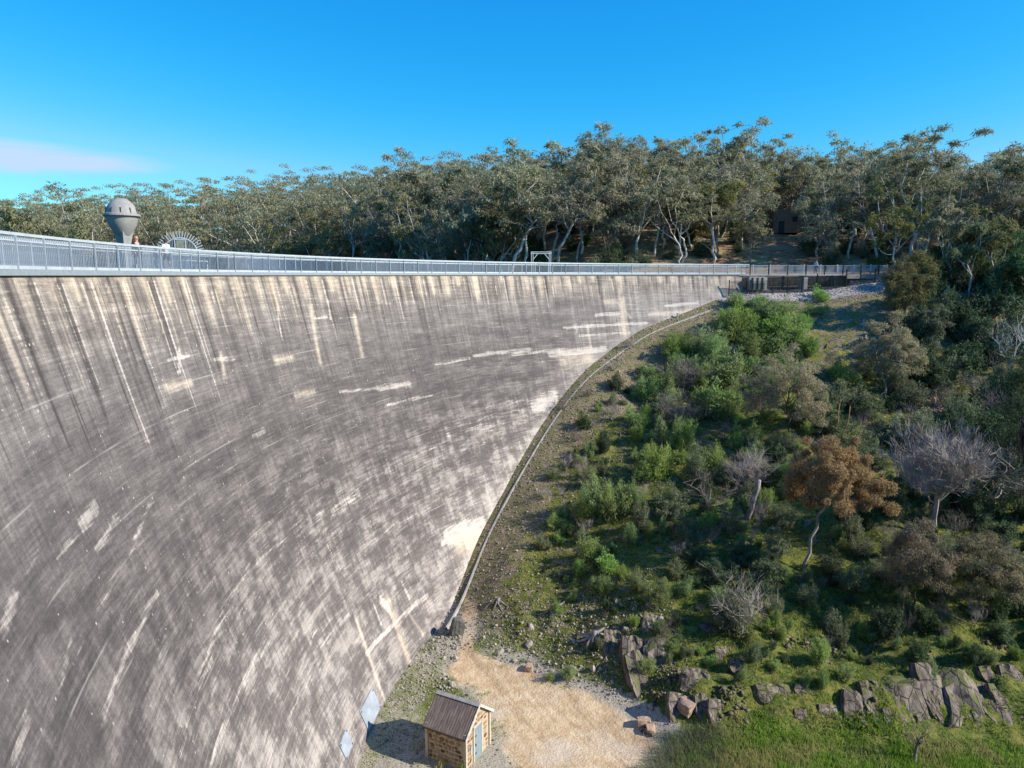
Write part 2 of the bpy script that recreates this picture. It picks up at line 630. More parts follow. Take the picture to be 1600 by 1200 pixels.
# bed gravel: grey with stones
vo = m.n.new('ShaderNodeTexVoronoi')
m.l.new(P, vo.inputs['Vector'])
vo.inputs['Scale'].default_value = 6.0
grav = m.mix(m.step(0.25, 0.75, m.noise(P, 11, 3, 0.7)), (0.21, 0.185, 0.14), (0.48, 0.435, 0.345))
sepz = m.n.new('ShaderNodeSeparateXYZ')
m.l.new(P, sepz.inputs[0])
low = m.step(-26.9, -27.7, sepz.outputs[2])
green_low = m.step(0.44, 0.60, m.math('ADD', m.math('MULTIPLY', cs[1], 0.6), m.math('MULTIPLY', m.math('SUBTRACT', n_mid, 0.35), 0.7)))
bedcol = m.mix(m.math('MULTIPLY', green_low, 0.75), grav, (0.20, 0.205, 0.085))
bedcol = m.mix(m.step(.70, .90, cs[1]), bedcol, moss)
col = m.mix(low, col, bedcol)
sandcol = m.mix(m.step(0.3, 0.7, n_mid), (0.47, 0.325, 0.185), (0.64, 0.49, 0.32))
mpr = m.n.new('ShaderNodeMapping')
mpr.inputs['Rotation'].default_value = (0, 0, R(-28))
m.l.new(P, mpr.inputs[0])
mpw = m.n.new('ShaderNodeMapping')
mpw.inputs['Scale'].default_value = (1.3, 0.17, 1)
m.l.new(mpr.outputs[0], mpw.inputs[0])
rut = m.noise(mpw.outputs[0], 1.0, 6, 0.68, 0.6)
sandcol = m.mix(m.math('MULTIPLY', m.step(0.46, 0.64, rut), 0.6), sandcol, (0.33, 0.225, 0.13))
sandcol = m.mix(m.math('MULTIPLY', m.step(0.52, 0.72, n_big), 0.7), sandcol, (0.56, 0.47, 0.37))
col = m.mix(m.step(0.25, 0.72, m.math('ADD', cs[0], m.math('MULTIPLY', m.math('SUBTRACT', m.math('ADD', m.math('MULTIPLY', n_mid, .6), m.math('MULTIPLY', n_fine, .4)), 0.5), 1.1))), col, sandcol)
gravel = m.mix(m.step(0.3, 0.7, n_fine), (0.24, 0.21, 0.20), (0.47, 0.42, 0.40))
col = m.mix(m.step(0.3, 0.7, cs[2]), col, gravel)
earth = m.mix(m.step(0.35, 0.65, n_mid), (0.17, 0.095, 0.055), (0.36, 0.23, 0.135))
earth = m.mix(m.math('MULTIPLY', m.step(0.46, 0.6, n_big), 0.7), earth, (0.30, 0.27, 0.15))
col = m.mix(at.outputs['Alpha'], col, earth)
gb = m.math('ADD', m.math('MULTIPLY', n_mid, 0.6), m.math('MULTIPLY', n_fine, 0.4))
MAT_GROUND = m.done(m.bsdf(col, 0.95, 0, 0.15, m.bump(gb, 0.9, 0.22)))

me = raw_mesh("ground", np.stack([X, Y, Z], -1).reshape(-1, 3), quads, 4, MAT_GROUND, True)
a = me.attributes.new("cover", 'FLOAT_COLOR', 'POINT')
a.data.foreach_set('color', cover(X.ravel(), Y.ravel(), Z.ravel()).astype(np.float32).ravel())
ground = structure(link("ground", me))

# reservoir behind the dam
m = Nodes("reservoir_water")
wb = m.noise(m.pos(), 1.4, 4, 0.6)
MAT_WATER = m.done(m.bsdf((0.02, 0.045, 0.05), 0.08, 0, 0.5, m.bump(wb, 0.25, 0.08)))
g = Geo()
ring = [arc(t, RUP - 0.05, -2.6) for t in np.linspace(TH_FAR, TH_NEAR, 60)]
outer = [arc(t, 330, -2.6) for t in np.linspace(TH_FAR, TH_NEAR, 60)]
g.add(ring + outer, [(i, i + 1, 61 + i, 60 + i) for i in range(59)])
structure(link("reservoir_water", g.mesh("reservoir_water", MAT_WATER)))

# ------------------------------------------------------------------ the dam wall
du, dv = 0.13, 0.20
LW = (TH_NEAR - TH_FAR) * R0
us, vs = np.arange(0, LW, du), np.arange(0, 30.01, dv)
U, V = np.meshgrid(us, vs, indexing='ij')
TH = TH_FAR + U / R0
RF = face_r(V)
# concrete lifts: each pour stands a few millimetres in or out of the next
lift = np.floor(V / 1.22)
RF = RF + 0.008 * np.sin(lift * 12.9898) + 0.012 * fbm(U, V, 40, 0.2, 3)
VX = np.stack([CX + RF * np.cos(TH), CY + RF * np.sin(TH), WALL_TOP - V], -1)
nu, nv = U.shape
idx = np.arange(nu * nv).reshape(nu, nv)
wq = np.stack([idx[:-1, :-1], idx[1:, :-1], idx[1:, 1:], idx[:-1, 1:]], -1).reshape(-1, 4)

pale = np.zeros_like(U)
warm = np.zeros_like(U)
dark = np.zeros_like(U)


def put(chan, u, v, du_, dv_, amt, mode='gauss'):
    i0, i1 = max(0, int((u - 3 * du_) / du)), min(nu, int((u + 3 * du_) / du) + 1)
    j0, j1 = max(0, int((v - 3 * dv_) / dv)), min(nv, int((v + 3 * dv_) / dv) + 1)
    if i1 <= i0 or j1 <= j0:
        return
    uu, vv = U[i0:i1, j0:j1], V[i0:i1, j0:j1]
    w = amt * np.exp(-((uu - u) / du_) ** 2 - ((vv - v) / dv_) ** 2)
    chan[i0:i1, j0:j1] = np.maximum(chan[i0:i1, j0:j1], w)


def drip(chan, u, v0, length, width, amt, taper=True, wob=0.0):
    """a run of water down the face from v0"""
    i0, i1 = max(0, int((u - 3 * width) / du) - 1), min(nu, int((u + 3 * width) / du) + 2)
    j0, j1 = max(0, int(v0 / dv)), min(nv, int((v0 + length) / dv) + 1)
    if i1 <= i0 or j1 <= j0:
        return
    uu, vv = U[i0:i1, j0:j1], V[i0:i1, j0:j1]
    s = (vv - v0) / length
    wd = width * (1 - 0.75 * s if taper else 1.0)
    w = amt * np.exp(-((uu - u - wob * np.sin(vv * 0.9)) / wd) ** 2) * smooth(1.0, 0.7, s) * smooth(0, 0.03, s + 0.01)
    chan[i0:i1, j0:j1] = np.maximum(chan[i0:i1, j0:j1], w)


def stroke(chan, p, q, width, amt):
    """a mark between two sighted points of the face"""
    a_, b_ = np.array(on_wall(*p)), np.array(on_wall(*q))
    i0, i1 = max(0, int((min(a_[0], b_[0]) - 3 * width) / du)), min(nu, int((max(a_[0], b_[0]) + 3 * width) / du) + 2)
    j0, j1 = max(0, int((min(a_[1], b_[1]) - 3 * width) / dv)), min(nv, int((max(a_[1], b_[1]) + 3 * width) / dv) + 2)
    uu, vv = U[i0:i1, j0:j1], V[i0:i1, j0:j1]
    ab = b_ - a_
    t = np.clip(((uu - a_[0]) * ab[0] + (vv - a_[1]) * ab[1]) / (ab @ ab + 1e-9), 0, 1)
    d = np.hypot(uu - a_[0] - t * ab[0], vv - a_[1] - t * ab[1])
    w = amt * np.exp(-(d / width) ** 2)
    chan[i0:i1, j0:j1] = np.maximum(chan[i0:i1, j0:j1], w)


POST = 2.05
wr = np.random.default_rng(5)
for k in range(int(LW / POST)):
    u = (k + 0.5) * POST
    depth_k = np.interp(u, [0, 20, 40, 70, 100, 150], [1.6, 2.6, 3.6, 4.6, 5.2, 5])
    drip(dark, u + wr.normal(0, .1), 0.0, depth_k * wr.uniform(.5, 1.5), wr.uniform(.15, .32), wr.uniform(.6, 1))
    drip(pale, u + wr.uniform(.3, .5), 0.3, depth_k * wr.uniform(.6, 1.5), wr.uniform(.09, .15), wr.uniform(.5, 1))
    drip(warm, u + POST / 2 + wr.uniform(-.35, .35), 0.0, depth_k * wr.uniform(.25, 1.0), wr.uniform(.3, .75), wr.uniform(.45, 1))
    for q in range(5):
        c = (dark, pale, warm)[int(wr.integers(3))]
        drip(c, u + wr.uniform(-1, 1), wr.uniform(0, 1.5), depth_k * wr.uniform(.2, .8), wr.uniform(.08, .16), wr.uniform(.3, .8))
for k in range(7):       # the long pale runs near the left of the picture
    u = on_wall(18 + 46 * k, 480)[0] + wr.uniform(-.4, .4)
    drip(pale, u, 0.2, wr.uniform(6, 10.5), wr.uniform(.10, .15), .9)
    drip(dark, u + .5, 0.2, wr.uniform(5, 10), wr.uniform(.16, .3), .8)
for p, q, w_, c_, a_ in [
    # pale lime and scour marks along the lift joints
    ((530, 612), (600, 606), .16, 'p', .9), ((590, 608), (640, 600), .3, 'p', .95), ((605, 632), (675, 618), .16, 'p', .9), ((740, 556), (830, 545), .22, 'p', .9), ((680, 570), (735, 560), .2, 'p', .8), ((430, 562), (458, 558), .25, 'w', 1),
    ((462, 618), (490, 612), .25, 'w', .9), ((258, 606), (298, 598), .25, 'w', 1), ((280, 548), (280, 580), .16, 'p', 1), ((262, 562), (296, 556), .14, 'p', 1), ((345, 552), (350, 582), .2, 'w', 1),
    ((335, 562), (366, 560), .14, 'p', .9), ((485, 480), (500, 566), .26, 'w', 1), ((553, 492), (566, 556), .26, 'w', 1), ((530, 496), (556, 494), .1, 'p', .9), ((490, 496), (512, 495), .1, 'p', .9),
    ((513, 470), (516, 500), .12, 'p', .9), ((433, 486), (440, 530), .12, 'p', .9), ((252, 502), (254, 520), .11, 'p', .9), ((218, 690), (240, 683), .16, 'p', .6), ((395, 682), (412, 672), .3, 'p', .8),
    ((150, 792), (128, 822), .34, 'p', .9), ((128, 822), (90, 876), .16, 'p', .75), ((185, 808), (150, 856), .26, 'p', .7), ((238, 778), (204, 866), .22, 'p', .65), ((60, 862), (40, 900), .18, 'p', .6), ((24, 930), (4, 990), .24, 'p', .85),
    ((42, 1120), (20, 1190), .22, 'p', .8), ((110, 1000), (95, 1080), .2, 'p', .6), ((245, 925), (160, 1120), .22, 'p', .8), ((300, 910), (245, 1030), .22, 'p', .6), ((390, 880), (300, 1090), .24, 'p', .6),
    ((182, 905), (120, 1020), .1, 'p', .7), ((330, 1030), (280, 1180), .3, 'p', .6), ((420, 1000), (330, 1190), .35, 'p', .6), ((520, 1010), (420, 1190), .3, 'p', .5),
    ((505, 800), (400, 880), .3, 'p', .5), ((560, 770), (520, 800), .7, 'p', .6), ((640, 720), (560, 750), .6, 'p', .4), ((700, 690), (610, 735), .4, 'p', .45), ((760, 690), (640, 740), .3, 'p', .4),
    # bright seepage by the foot
    ((700, 838), (752, 820), 1.0, 'p', 1), ((715, 855), (742, 845), .9, 'w', .9), ((690, 850), (745, 815), .25, 'p', 1), ((606, 938), (648, 1060), .5, 'w', 1), ((596, 940), (606, 950), .5, 'p', 1),
    ((556, 968), (598, 1085), .22, 'w', 1), ((598, 1085), (606, 1112), .12, 'w', .8), ((584, 945), (595, 975), .2, 'p', .9), ((572, 1022), (668, 930), .2, 'p', 1), ((640, 960), (660, 990), .16, 'w', .7),
    ((545, 960), (500, 1010), .16, 'p', .8), ((628, 910), (640, 935), .3, 'p', .7), ((480, 1000), (530, 960), .7, 'p', .45),
    # upper right: seep below the crest and bands over the kerb
    ((970, 430), (968, 470), .3, 'w', .6), ((972, 470), (975, 520), .5, 'w', .9), ((962, 470), (985, 496), .16, 'w', .8), ((930, 492), (968, 490), .25, 'p', .9), ((945, 472), (958, 471), .35, 'w', .8),
    ((880, 512), (1010, 505), .25, 'p', .9), ((905, 525), (985, 520), .2, 'p', .8), ((1040, 478), (1090, 473), .25, 'p', .9), ((1015, 492), (1080, 486), .25, 'w', .8), ((860, 553), (945, 545), .5, 'p', 1),
    ((880, 565), (920, 560), .9, 'w', .8), ((800, 555), (900, 545), .25, 'p', .8), ((730, 578), (880, 562), .2, 'p', .5), ((835, 635), (865, 620), 1.0, 'p', .9), ((760, 635), (850, 622), .35, 'p', .6),
    ((690, 672), (820, 640), .4, 'p', .5), ((918, 512), (923, 545), .2, 'w', .7), ((900, 505), (902, 520), .16, 'p', .7), ((700, 680), (790, 660), .7, 'p', .5), ((600, 830), (690, 790), .3, 'p', .45),
    ((480, 700), (500, 765), .1, 'p', .6), ((510, 850), (540, 905), .1, 'p', .8), ((482, 770), (500, 835), .1, 'p', .6), ((900, 520), (760, 548), .15, 'p', .5),
    # darker weeps
    ((690, 470), (700, 600), .9, 'd', .31), ((640, 560), (660, 640), 1.2, 'd', .22), ((520, 580), (600, 700), 1.0, 'd', .27), ((560, 840), (640, 800), 1.4, 'd', .31), ((300, 680), (380, 660), 1.4, 'd', .22),
    ((780, 500), (840, 500), 1.6, 'd', .22), ((640, 860), (590, 880), 1.4, 'd', .22), ((640, 1000), (660, 980), 1.2, 'd', .22), ((590, 1020), (630, 1040), 1.2, 'd', .18),
]:
    stroke({'p': pale, 'w': warm, 'd': dark}[c_], p, q, w_, a_)
# the face is cleaner towards its foot, where the ground meets it
FX, FY = CX + RF * np.cos(TH), CY + RF * np.sin(TH)
iu = np.arange(0, nu, 8)
gh = height(FX[iu][:, ::6] + 0 * 1.0, FY[iu][:, ::6], False)
foot = np.array([np.interp(0, (WALL_TOP - V[0, ::6]) * -1 + 0 * row, row) for row in gh])
hgt = []
for a_i, row in zip(iu, gh):
    zz = WALL_TOP - V[0, ::6]
    below = np.argmax(zz < row) if (zz < row).any() else len(zz) - 1
    hgt.append(zz[below])
foot_z = np.interp(np.arange(nu), iu, hgt)
above = (WALL_TOP - V) - foot_z[:, None]
clean = np.exp(-np.clip(above, 0, 40) / 3.2) * smooth(75, 45, U)
tone = 0.42 * clean + 0.05 * smooth(60, 15, U) + 0.12 * smooth(14, 24, V) + 0.07 * smooth(14, 22, V) * smooth(60, 80, U) - 0.17 * np.exp(-((V - 10) / 5.0) ** 2) * smooth(8, 30, U)

m = Nodes("dam_concrete")
au, av = m.attr("wall_u").outputs['Fac'], m.attr("wall_v").outputs['Fac']
sp = m.split(m.attr("stain").outputs['Color'])
tone_n = m.attr("tone").outputs['Fac']


def uvnoise(su, sv, detail=4, rough=0.55, off=0.0, dist=0.0):
    return m.noise(m.xyz(m.math('MULTIPLY_ADD', au, su, off), m.math('MULTIPLY', av, sv), off), 1.0, detail, rough, dist)


n_hor, n_hfine = uvnoise(.09, 1.1, 5, .6), uvnoise(.32, 10.5, 6, .68, 3.1)
n_mot, n_mot2 = uvnoise(.30, .78, 9, .72, 7.7, .2), uvnoise(.9, 5.2, 7, .72, 13.0)
n_col, n_cfine = uvnoise(.95, .03, 4, .6, 21.0), uvnoise(3.6, .11, 6, .7, 33.0)
n_grain = uvnoise(14, 14, 3, .7, 5.0)
n_med = uvnoise(5.0, 8.0, 5, .7, 45.0)
n_scour = uvnoise(.42, 5.0, 8, .74, 91.0)
top = m.step(9.5, 0.5, m.math('ADD', av, m.math('MULTIPLY', m.math('SUBTRACT', n_col, .5), 11)))


def lin(*terms):
    acc = None
    for k, t in terms:
        v = m.math('MULTIPLY', t, k) if t is not None else k
        acc = v if acc is None else m.math('ADD', acc, v)
    return acc


n_blk = uvnoise(.80, .36, 7, .66, 61.0)
n_pat = m.math('SUBTRACT', m.step(.455, .565, lin((.40, n_mot), (.26, n_scour), (.34, n_blk))), .45)
base = lin((.42, m.math('SUBTRACT', n_med, .5)), (.33, m.math('MULTIPLY', n_pat, m.step(7, 17, av))), (.12, n_pat), (.6, m.math('SUBTRACT', n_hor, .5)), (.50, m.math('SUBTRACT', n_hfine, .5)), (.42, m.math('SUBTRACT', n_mot, .5)), (.10, m.math('SUBTRACT', m.step(.49, .58, lin((.55, n_scour), (.45, n_cfine))), .5)), (.55, m.math('SUBTRACT', n_mot2, .5)), (1.0, tone_n), (.34, m.math('SUBTRACT', n_cfine, .5)))
colm = m.math('MULTIPLY', top, lin((1.5, m.math('SUBTRACT', n_col, .46)), (.9, m.math('SUBTRACT', n_cfine, .5))))
# edge-roughened stains
q_p = lin((.95, sp[0]), (1.15, m.math('SUBTRACT', n_scour, .5)), (.6, m.math('SUBTRACT', n_hfine, .5)), (.5, m.math('SUBTRACT', n_cfine, .5)))
rough_p = m.math('MULTIPLY', m.math('MULTIPLY', m.step(.36, .72, q_p), m.step(.04, .25, sp[0])), m.math('MULTIPLY_ADD', n_mot2, 1.0, .05))
rough_d = m.math('MULTIPLY', m.step(.22, .46, m.math('MULTIPLY', sp[2], lin((.85, n_cfine), (.45, n_mot2)))), lin((.5, n_cfine), (.45, n_med)))
rough_w = m.math('MULTIPLY', sp[1], lin((1.0, m.math('ADD', n_mot2, .1)), (.7, n_cfine)))
val = lin((.11, m.step(6.5, .2, m.math('ADD', av, m.math('MULTIPLY', m.math('SUBTRACT', n_cfine, .5), 9)))), (1, m.math('ADD', .175, base)), (.85, colm), (1.0, rough_p), (.60, rough_w), (-.78, rough_d))
cr = m.n.new('ShaderNodeValToRGB')
m.l.new(m.math('MULTIPLY', m.math('ADD', val, .30), .77), cr.inputs[0])
e = cr.color_ramp.elements
e[0].position, e[0].color = 0.0, (0.060, 0.052, 0.051, 1)
e[1].position, e[1].color = 1.0, (0.50, 0.447, 0.41, 1)
for ps, cc in ((.25, (0.118, .102, .098, 1)), (.45, (0.188, .164, .155, 1)), (.70, (.33, .292, .268, 1))):
    ee = e.new(ps)
    ee.color = cc
col = cr.outputs[0]
warmth = m.math('ADD', m.math('MULTIPLY', rough_w, .8), m.math('MULTIPLY', m.math('MULTIPLY', top, m.step(4.5, .2, av)), .45), clamp=True)
col = m.mix(warmth, col, m.mix(1.0, col, (1.08, 0.985, 0.84), 'MULTIPLY'))
# joints between the lifts and pale popped blisters
wv = m.math('FRACT', m.math('DIVIDE', m.math('ADD', av, m.math('MULTIPLY', n_mot, .06)), 1.22))
joint = m.step(.045, .0, m.math('ABSOLUTE', m.math('SUBTRACT', wv, .5)))
joint = m.math('MULTIPLY', joint, m.step(.48, .68, uvnoise(.3, .8, 3, .5, 51.0)))
col = m.mix(m.math('MULTIPLY', m.math('MULTIPLY', joint, n_scour), .7), col, (.50, .46, .42))
board = m.math('FRACT', m.math('DIVIDE', av, .203))
bl = m.step(.12, .0, m.math('ABSOLUTE', m.math('SUBTRACT', board, .5)))
col = m.mix(m.math('MULTIPLY', m.math('MULTIPLY', bl, m.step(.4, .65, n_hfine)), .38), col, (.10, .09, .09))
vo = m.n.new('ShaderNodeTexVoronoi')
m.l.new(m.xyz(au, av, 0.0), vo.inputs['Vector'])
vo.inputs['Scale'].default_value = 3.4
vs_ = m.split(vo.outputs['Color'])
dots = m.math('MULTIPLY', m.step(.17, .08, m.math('DIVIDE', vo.outputs['Distance'], m.math('ADD', .35, vs_[1]))), m.step(.52, .62, m.math('ADD', m.math('MULTIPLY', vs_[0], .35), m.math('MULTIPLY', uvnoise(.16, .22, 2, .5, 71.0), .75))))
col = m.mix(m.math('MULTIPLY', dots, m.math('MULTIPLY_ADD', vs_[2], .6, .1)), col, (.56, .52, .48))
col = m.mix(.5, col, m.mix(n_grain, (.05, .05, .05), (.95, .95, .95)), 'OVERLAY')
MAT_DAM = m.done(m.bsdf(col, 0.9, 0, 0.25, m.bump(lin((.5, n_grain), (.5, n_mot2), (.6, n_hfine)), .35, .03)))

dam = thing("dam", "tall curved concrete arch dam streaked with dark and cream stains across the valley", "dam", arc(R(180), 61, 0))
D_OFF = np.array(dam.location)
me = raw_mesh("dam_face", (VX.reshape(-1, 3) - D_OFF), wq, 4, MAT_DAM, True)
for nm, ar in (("wall_u", U), ("wall_v", V), ("tone", tone)):
    a = me.attributes.new(nm, 'FLOAT', 'POINT')
    a.data.foreach_set('value', ar.astype(np.float32).ravel())
a = me.attributes.new("stain", 'FLOAT_COLOR', 'POINT')
a.data.foreach_set('color', np.stack([pale, warm, dark, np.ones_like(U)], -1).astype(np.float32).ravel())
link("downstream_face", me, dam)

MAT_CONC = plain("grey_concrete", (0.36, 0.345, 0.33), 0.9, var=.22, scale=2.0, bump=.3)
ths = np.linspace(TH_FAR, TH_NEAR, 180)


def sweep(ths_, prof, mat, name, off=D_OFF, close=True):
    """an arc-shaped bar: prof = (radius, z) corners"""
    g_ = Geo()
    k = len(prof)
    vv = [arc(t, r_, z_) - off for t in ths_ for r_, z_ in prof]
    ff = []
    for i in range(len(ths_) - 1):
        for j in range(k if close else k - 1):
            j2 = (j + 1) % k
            ff.append((i * k + j, (i + 1) * k + j, (i + 1) * k + j2, i * k + j2))
    if close:
        ff.append(tuple(range(k)))
        ff.append(tuple((len(ths_) - 1) * k + j for j in range(k))[::-1])
    g_.add(vv, ff)
    return g_.mesh(name, mat)


link("core", sweep(ths, [(R0 - .01, WALL_TOP - .002), (RUP, WALL_TOP - .002), (RUP, -30), (R0 - .01, -.6)], MAT_CONC, "core"), dam)
link("walkway_slab", sweep(ths, [(R_DECK_IN, WALL_TOP), (R_DECK_OUT, WALL_TOP), (R_DECK_OUT, .19), (R_DECK_IN, .19)], plain("deck_concrete", (.25, .25, .25), .9, var=.2), "walkway_slab"), dam)

# ------------------------------------------------------------------ railings of the walkway
MAT_STEEL = plain("galvanised_steel", (.50, .54, .58), .5, .25, .4, var=.12, scale=3)
MAT_STEEL_DK = plain("weathered_steel", (.20, .235, .28), .55, .2, .4, var=.15, scale=3)
MAT_STEEL_MID = plain("dull_steel", (.36, .40, .45), .5, .2, .4, var=.12, scale=3)
MAT_BLACK = plain("black_paint", (.012, .013, .016), .5, 0, .4, var=.2)
RZ0, RZ1 = .20, 1.44


def railing(r_, name, label, t0, t1, near_count, group):
    root = thing(name, label, "railing", arc(R(180), r_, RZ0), group=group)
    off = np.array(root.location)
    tt = np.linspace(t0, t1, 150)

    def ring_bar(nm, z0, z1, w, mat):
        link(nm, sweep(tt, [(r_ - w / 2, z0), (r_ + w / 2, z0), (r_ + w / 2, z1), (r_ - w / 2, z1)], mat, nm, off), root)
    ring_bar("top_rail", RZ1 - .10, RZ1, .09, MAT_STEEL)
    ring_bar("mid_rail", RZ1 - .30, RZ1 - .25, .045, MAT_STEEL)
    ring_bar("bottom_rail", RZ0 + .003, RZ0 + .125, .07, MAT_STEEL)
    g = Geo()
    g.box((0, 0, (RZ1 - .10 - RZ0) / 2), (.07, .05, RZ1 - .10 - RZ0 - .006))
    pm = g.mesh("post", MAT_STEEL_MID)
    npost = int((t1 - t0) * r_ / POST)
    for k in range(npost + 1):
        t = t0 + (k + .5) * POST / r_
        if t > t1:
            break
        o = link("post", pm, root)
        o.location = arc(t, r_ - .062, RZ0 + .003) - off
        o.rotation_euler = (0, 0, t)
    g = Geo()
    g.box((0, 0, 0), (.03, .018, RZ1 - RZ0 - .235))
    km = g.mesh("picket", MAT_STEEL_MID)
    zc = (RZ1 + RZ0) / 2 + .012
    allp = np.arange(t0 + .05 / r_, t1, .135 / r_)
    inview = [t for t in allp if arc(t, r_)[1] > 20]
    near = set(sorted(inview, key=lambda t: np.hypot(*arc(t, r_)[:2]))[:near_count])
    gg = Geo()
    for t in allp:
        if t in near:
            o = link("picket", km, root)
            o.location = arc(t, r_, zc) - off
            o.rotation_euler = (0, 0, t)
        else:
            gg.box(arc(t, r_, zc) - off, (.03, .018, RZ1 - RZ0 - .235), rz=t)
    stuff(link("far_pickets", gg.mesh("far_pickets", MAT_STEEL_MID), root))
    return root


railing(R_DECK_IN + .09, "walkway_railing", "pale galvanised picket railing along the valley edge of the dam crest", TH_FAR - R(1.0), TH_NEAR, 150, None)
railing(R_DECK_OUT - .09, "walkway_railing", "pale galvanised picket railing along the reservoir edge of the dam crest", TH_FAR - R(1.0), TH_NEAR, 60, None)
# steel edge channel just under the valley railing
link("edge_channel", sweep(ths, [(R_DECK_IN - .03, WALL_TOP - .06), (R_DECK_IN - .003, WALL_TOP - .06), (R_DECK_IN - .003, .196), (R_DECK_IN - .03, .196)], plain("edge_steel", (.26, .285, .315), .6, .1, var=.1), "edge_channel"), dam)

# ------------------------------------------------------------------ walkway beyond the wall, spillway, black fences
E = arc(TH_FAR, 61.2)
PATH_DIR = np.array((.995, .08, 0))
PATH_N = np.array((-.08, .995, 0))


def along(s, n, z=0.0):
    return np.array((E[0], E[1], 0)) + PATH_DIR * s + PATH_N * n + np.array((0, 0, z))


MAT_PATH = plain("path_concrete", (.40, .37, .34), .9, var=.18, scale=1.5)
g = Geo()
g.bar(along(-.3, 0, .07), along(14.6, 0, .07), 1.95, .24)
br = thing("spillway_bridge", "grey concrete walkway slab bridging the dark spillway opening past the wall end", "footbridge", along(7, 0, -2.4))
off = np.array(br.location)
for vv in g.v:
    vv -= off
link("deck", g.mesh("deck", MAT_PATH), br)
for s, hgt_ in ((3.4, 2.2), (9.0, 2.0)):
    g = Geo()
    c = along(s, 0, -.06 - hgt_ / 2) - off
    g.box(c, (.5, 1.7, hgt_), rz=.08)
    link("pier", g.mesh("pier", MAT_CONC), br)
g = Geo()
g.bar(along(14.0, 1.0, -.8) - off, along(26, 2.6, -.75) - off, .3, 1.75)
link("retaining_wall", g.mesh("retaining_wall", MAT_CONC), br)
g = Geo()
g.bar(along(-.1, 2.1, -1.3) - off, along(14.4, 2.1, -1.2) - off, .3, 2.6)
link("back_wall", g.mesh("back_wall", plain("shade_toned_masonry", (.12, .11, .10), .9, var=.3, scale=3)), br)  # masonry coloured dark to carry the shade of the recess under the deck
g = Geo()
g.box((0, 0, 0), (2.1, .7, 1.75), rz=.08)
pier = link("gate_block", g.mesh("gate_block", plain("pale_concrete", (.34, .32, .295), .9, var=.15)))
pier.location = along(1.9, -1.35, -1.05)
tag(pier, "pale concrete block with a steel gate beside the end of the dam wall", "concrete block")
for k, s in enumerate((-.62, .08, .72)):
    g = Geo()
    g.box((s, -.37, -.02), (.22, .04, 1.5), rz=0)
    o = link("slot", g.mesh("slot", MAT_BLACK), pier)
    o.rotation_euler = (0, 0, .08)

# path from the bridge to the right
g = Geo()
pp = [along(s, n, .13 + .02 * s / 14) for s in np.arange(14.6, 30, 1.0) for n in (-.95, .95)]
g.add(pp, [(2 * i, 2 * i + 2, 2 * i + 3, 2 * i + 1) for i in range(len(pp) // 2 - 1)])
g.add([p - np.array((0, 0, .6)) for p in pp], [(2 * i + 1, 2 * i + 3, 2 * i + 2, 2 * i) for i in range(len(pp) // 2 - 1)])
g.f += [[2 * i, 2 * i + len(pp), 2 * i + 2 + len(pp), 2 * i + 2] for i in range(len(pp) // 2 - 1)]
g.m += [0] * (len(pp) // 2 - 1)
structure(link("path", g.mesh("path", MAT_PATH)))


def picket_fence(name, label, pts, h, post_gap, gap, mat, cat="fence", post_w=.12, rails=(.12, .92), pick=.028, postmat=None, extra_tall=()):
    """straight runs of posts, two rails and pickets between"""
    pts = [np.array(p, float) for p in pts]
    root = thing(name, label, cat, pts[0])
    off = pts[0].copy()
    g = Geo()
    rr = Geo()
    n = 0
    for a_, b_ in zip(pts[:-1], pts[1:]):
        L = np.linalg.norm(b_ - a_)
        k = max(1, round(L / post_gap))
        for i in range(k + (1 if b_ is pts[-1] else 0)):
            p = a_ + (b_ - a_) * i / k - off
            hh = h * (1.22 if n in extra_tall else 1.0)
            q = Geo()
            q.box((0, 0, hh / 2), (post_w, post_w, hh + .3))
            o = link("post", q.mesh("post", postmat or mat), root)
            o.location = p
            n += 1
        for f in rails:
            rr.bar(a_ - off + np.array((0, 0, h * f)), b_ - off + np.array((0, 0, h * f)), .035, .045)
        for i in range(int(L / gap)):
            p = a_ + (b_ - a_) * ((i + .5) * gap / L) - off
            g.box(p + np.array((0, 0, h * .5)), (pick, pick, h * .86))
    link("rails", rr.mesh("rails", mat), root)
    stuff(link("pickets", g.mesh("pickets", mat), root))
    return root


def gz(x, y):
    return float(height(x, y))


e0 = arc(TH_FAR + R(2.2), face_r(2.6) - .4)
pts = [(e0[0], e0[1], -2.5)] + [(along(s, -1.9)[0], along(s, -1.9)[1], None) for s in (.9, 4, 8, 12, 16, 20)]
pts = [(x, y, gz(x, y) - .02 if z is None else z) for x, y, z in pts]
picket_fence("black_fence", "black steel picket fence standing on the gravel bank below the walkway", pts, 1.75, 2.1, .13, MAT_BLACK, rails=(.08, .95), extra_tall=(5, 7))
picket_fence("black_fence", "black posted railing along the valley side of the walkway beyond the dam", [along(1.2, -.93, .16), along(14, -.93, .16), along(21.5, -.9, .2)], 1.12, 2.5, .14, MAT_STEEL_DK, rails=(.08, 1.0), postmat=MAT_BLACK)
picket_fence("steel_fence", "pale steel railing along the hill side of the walkway beyond the dam", [along(0, .95, .16), along(21.5, 1.2, .2)], 1.1, 2.5, .16, MAT_STEEL, rails=(.08, 1.0))

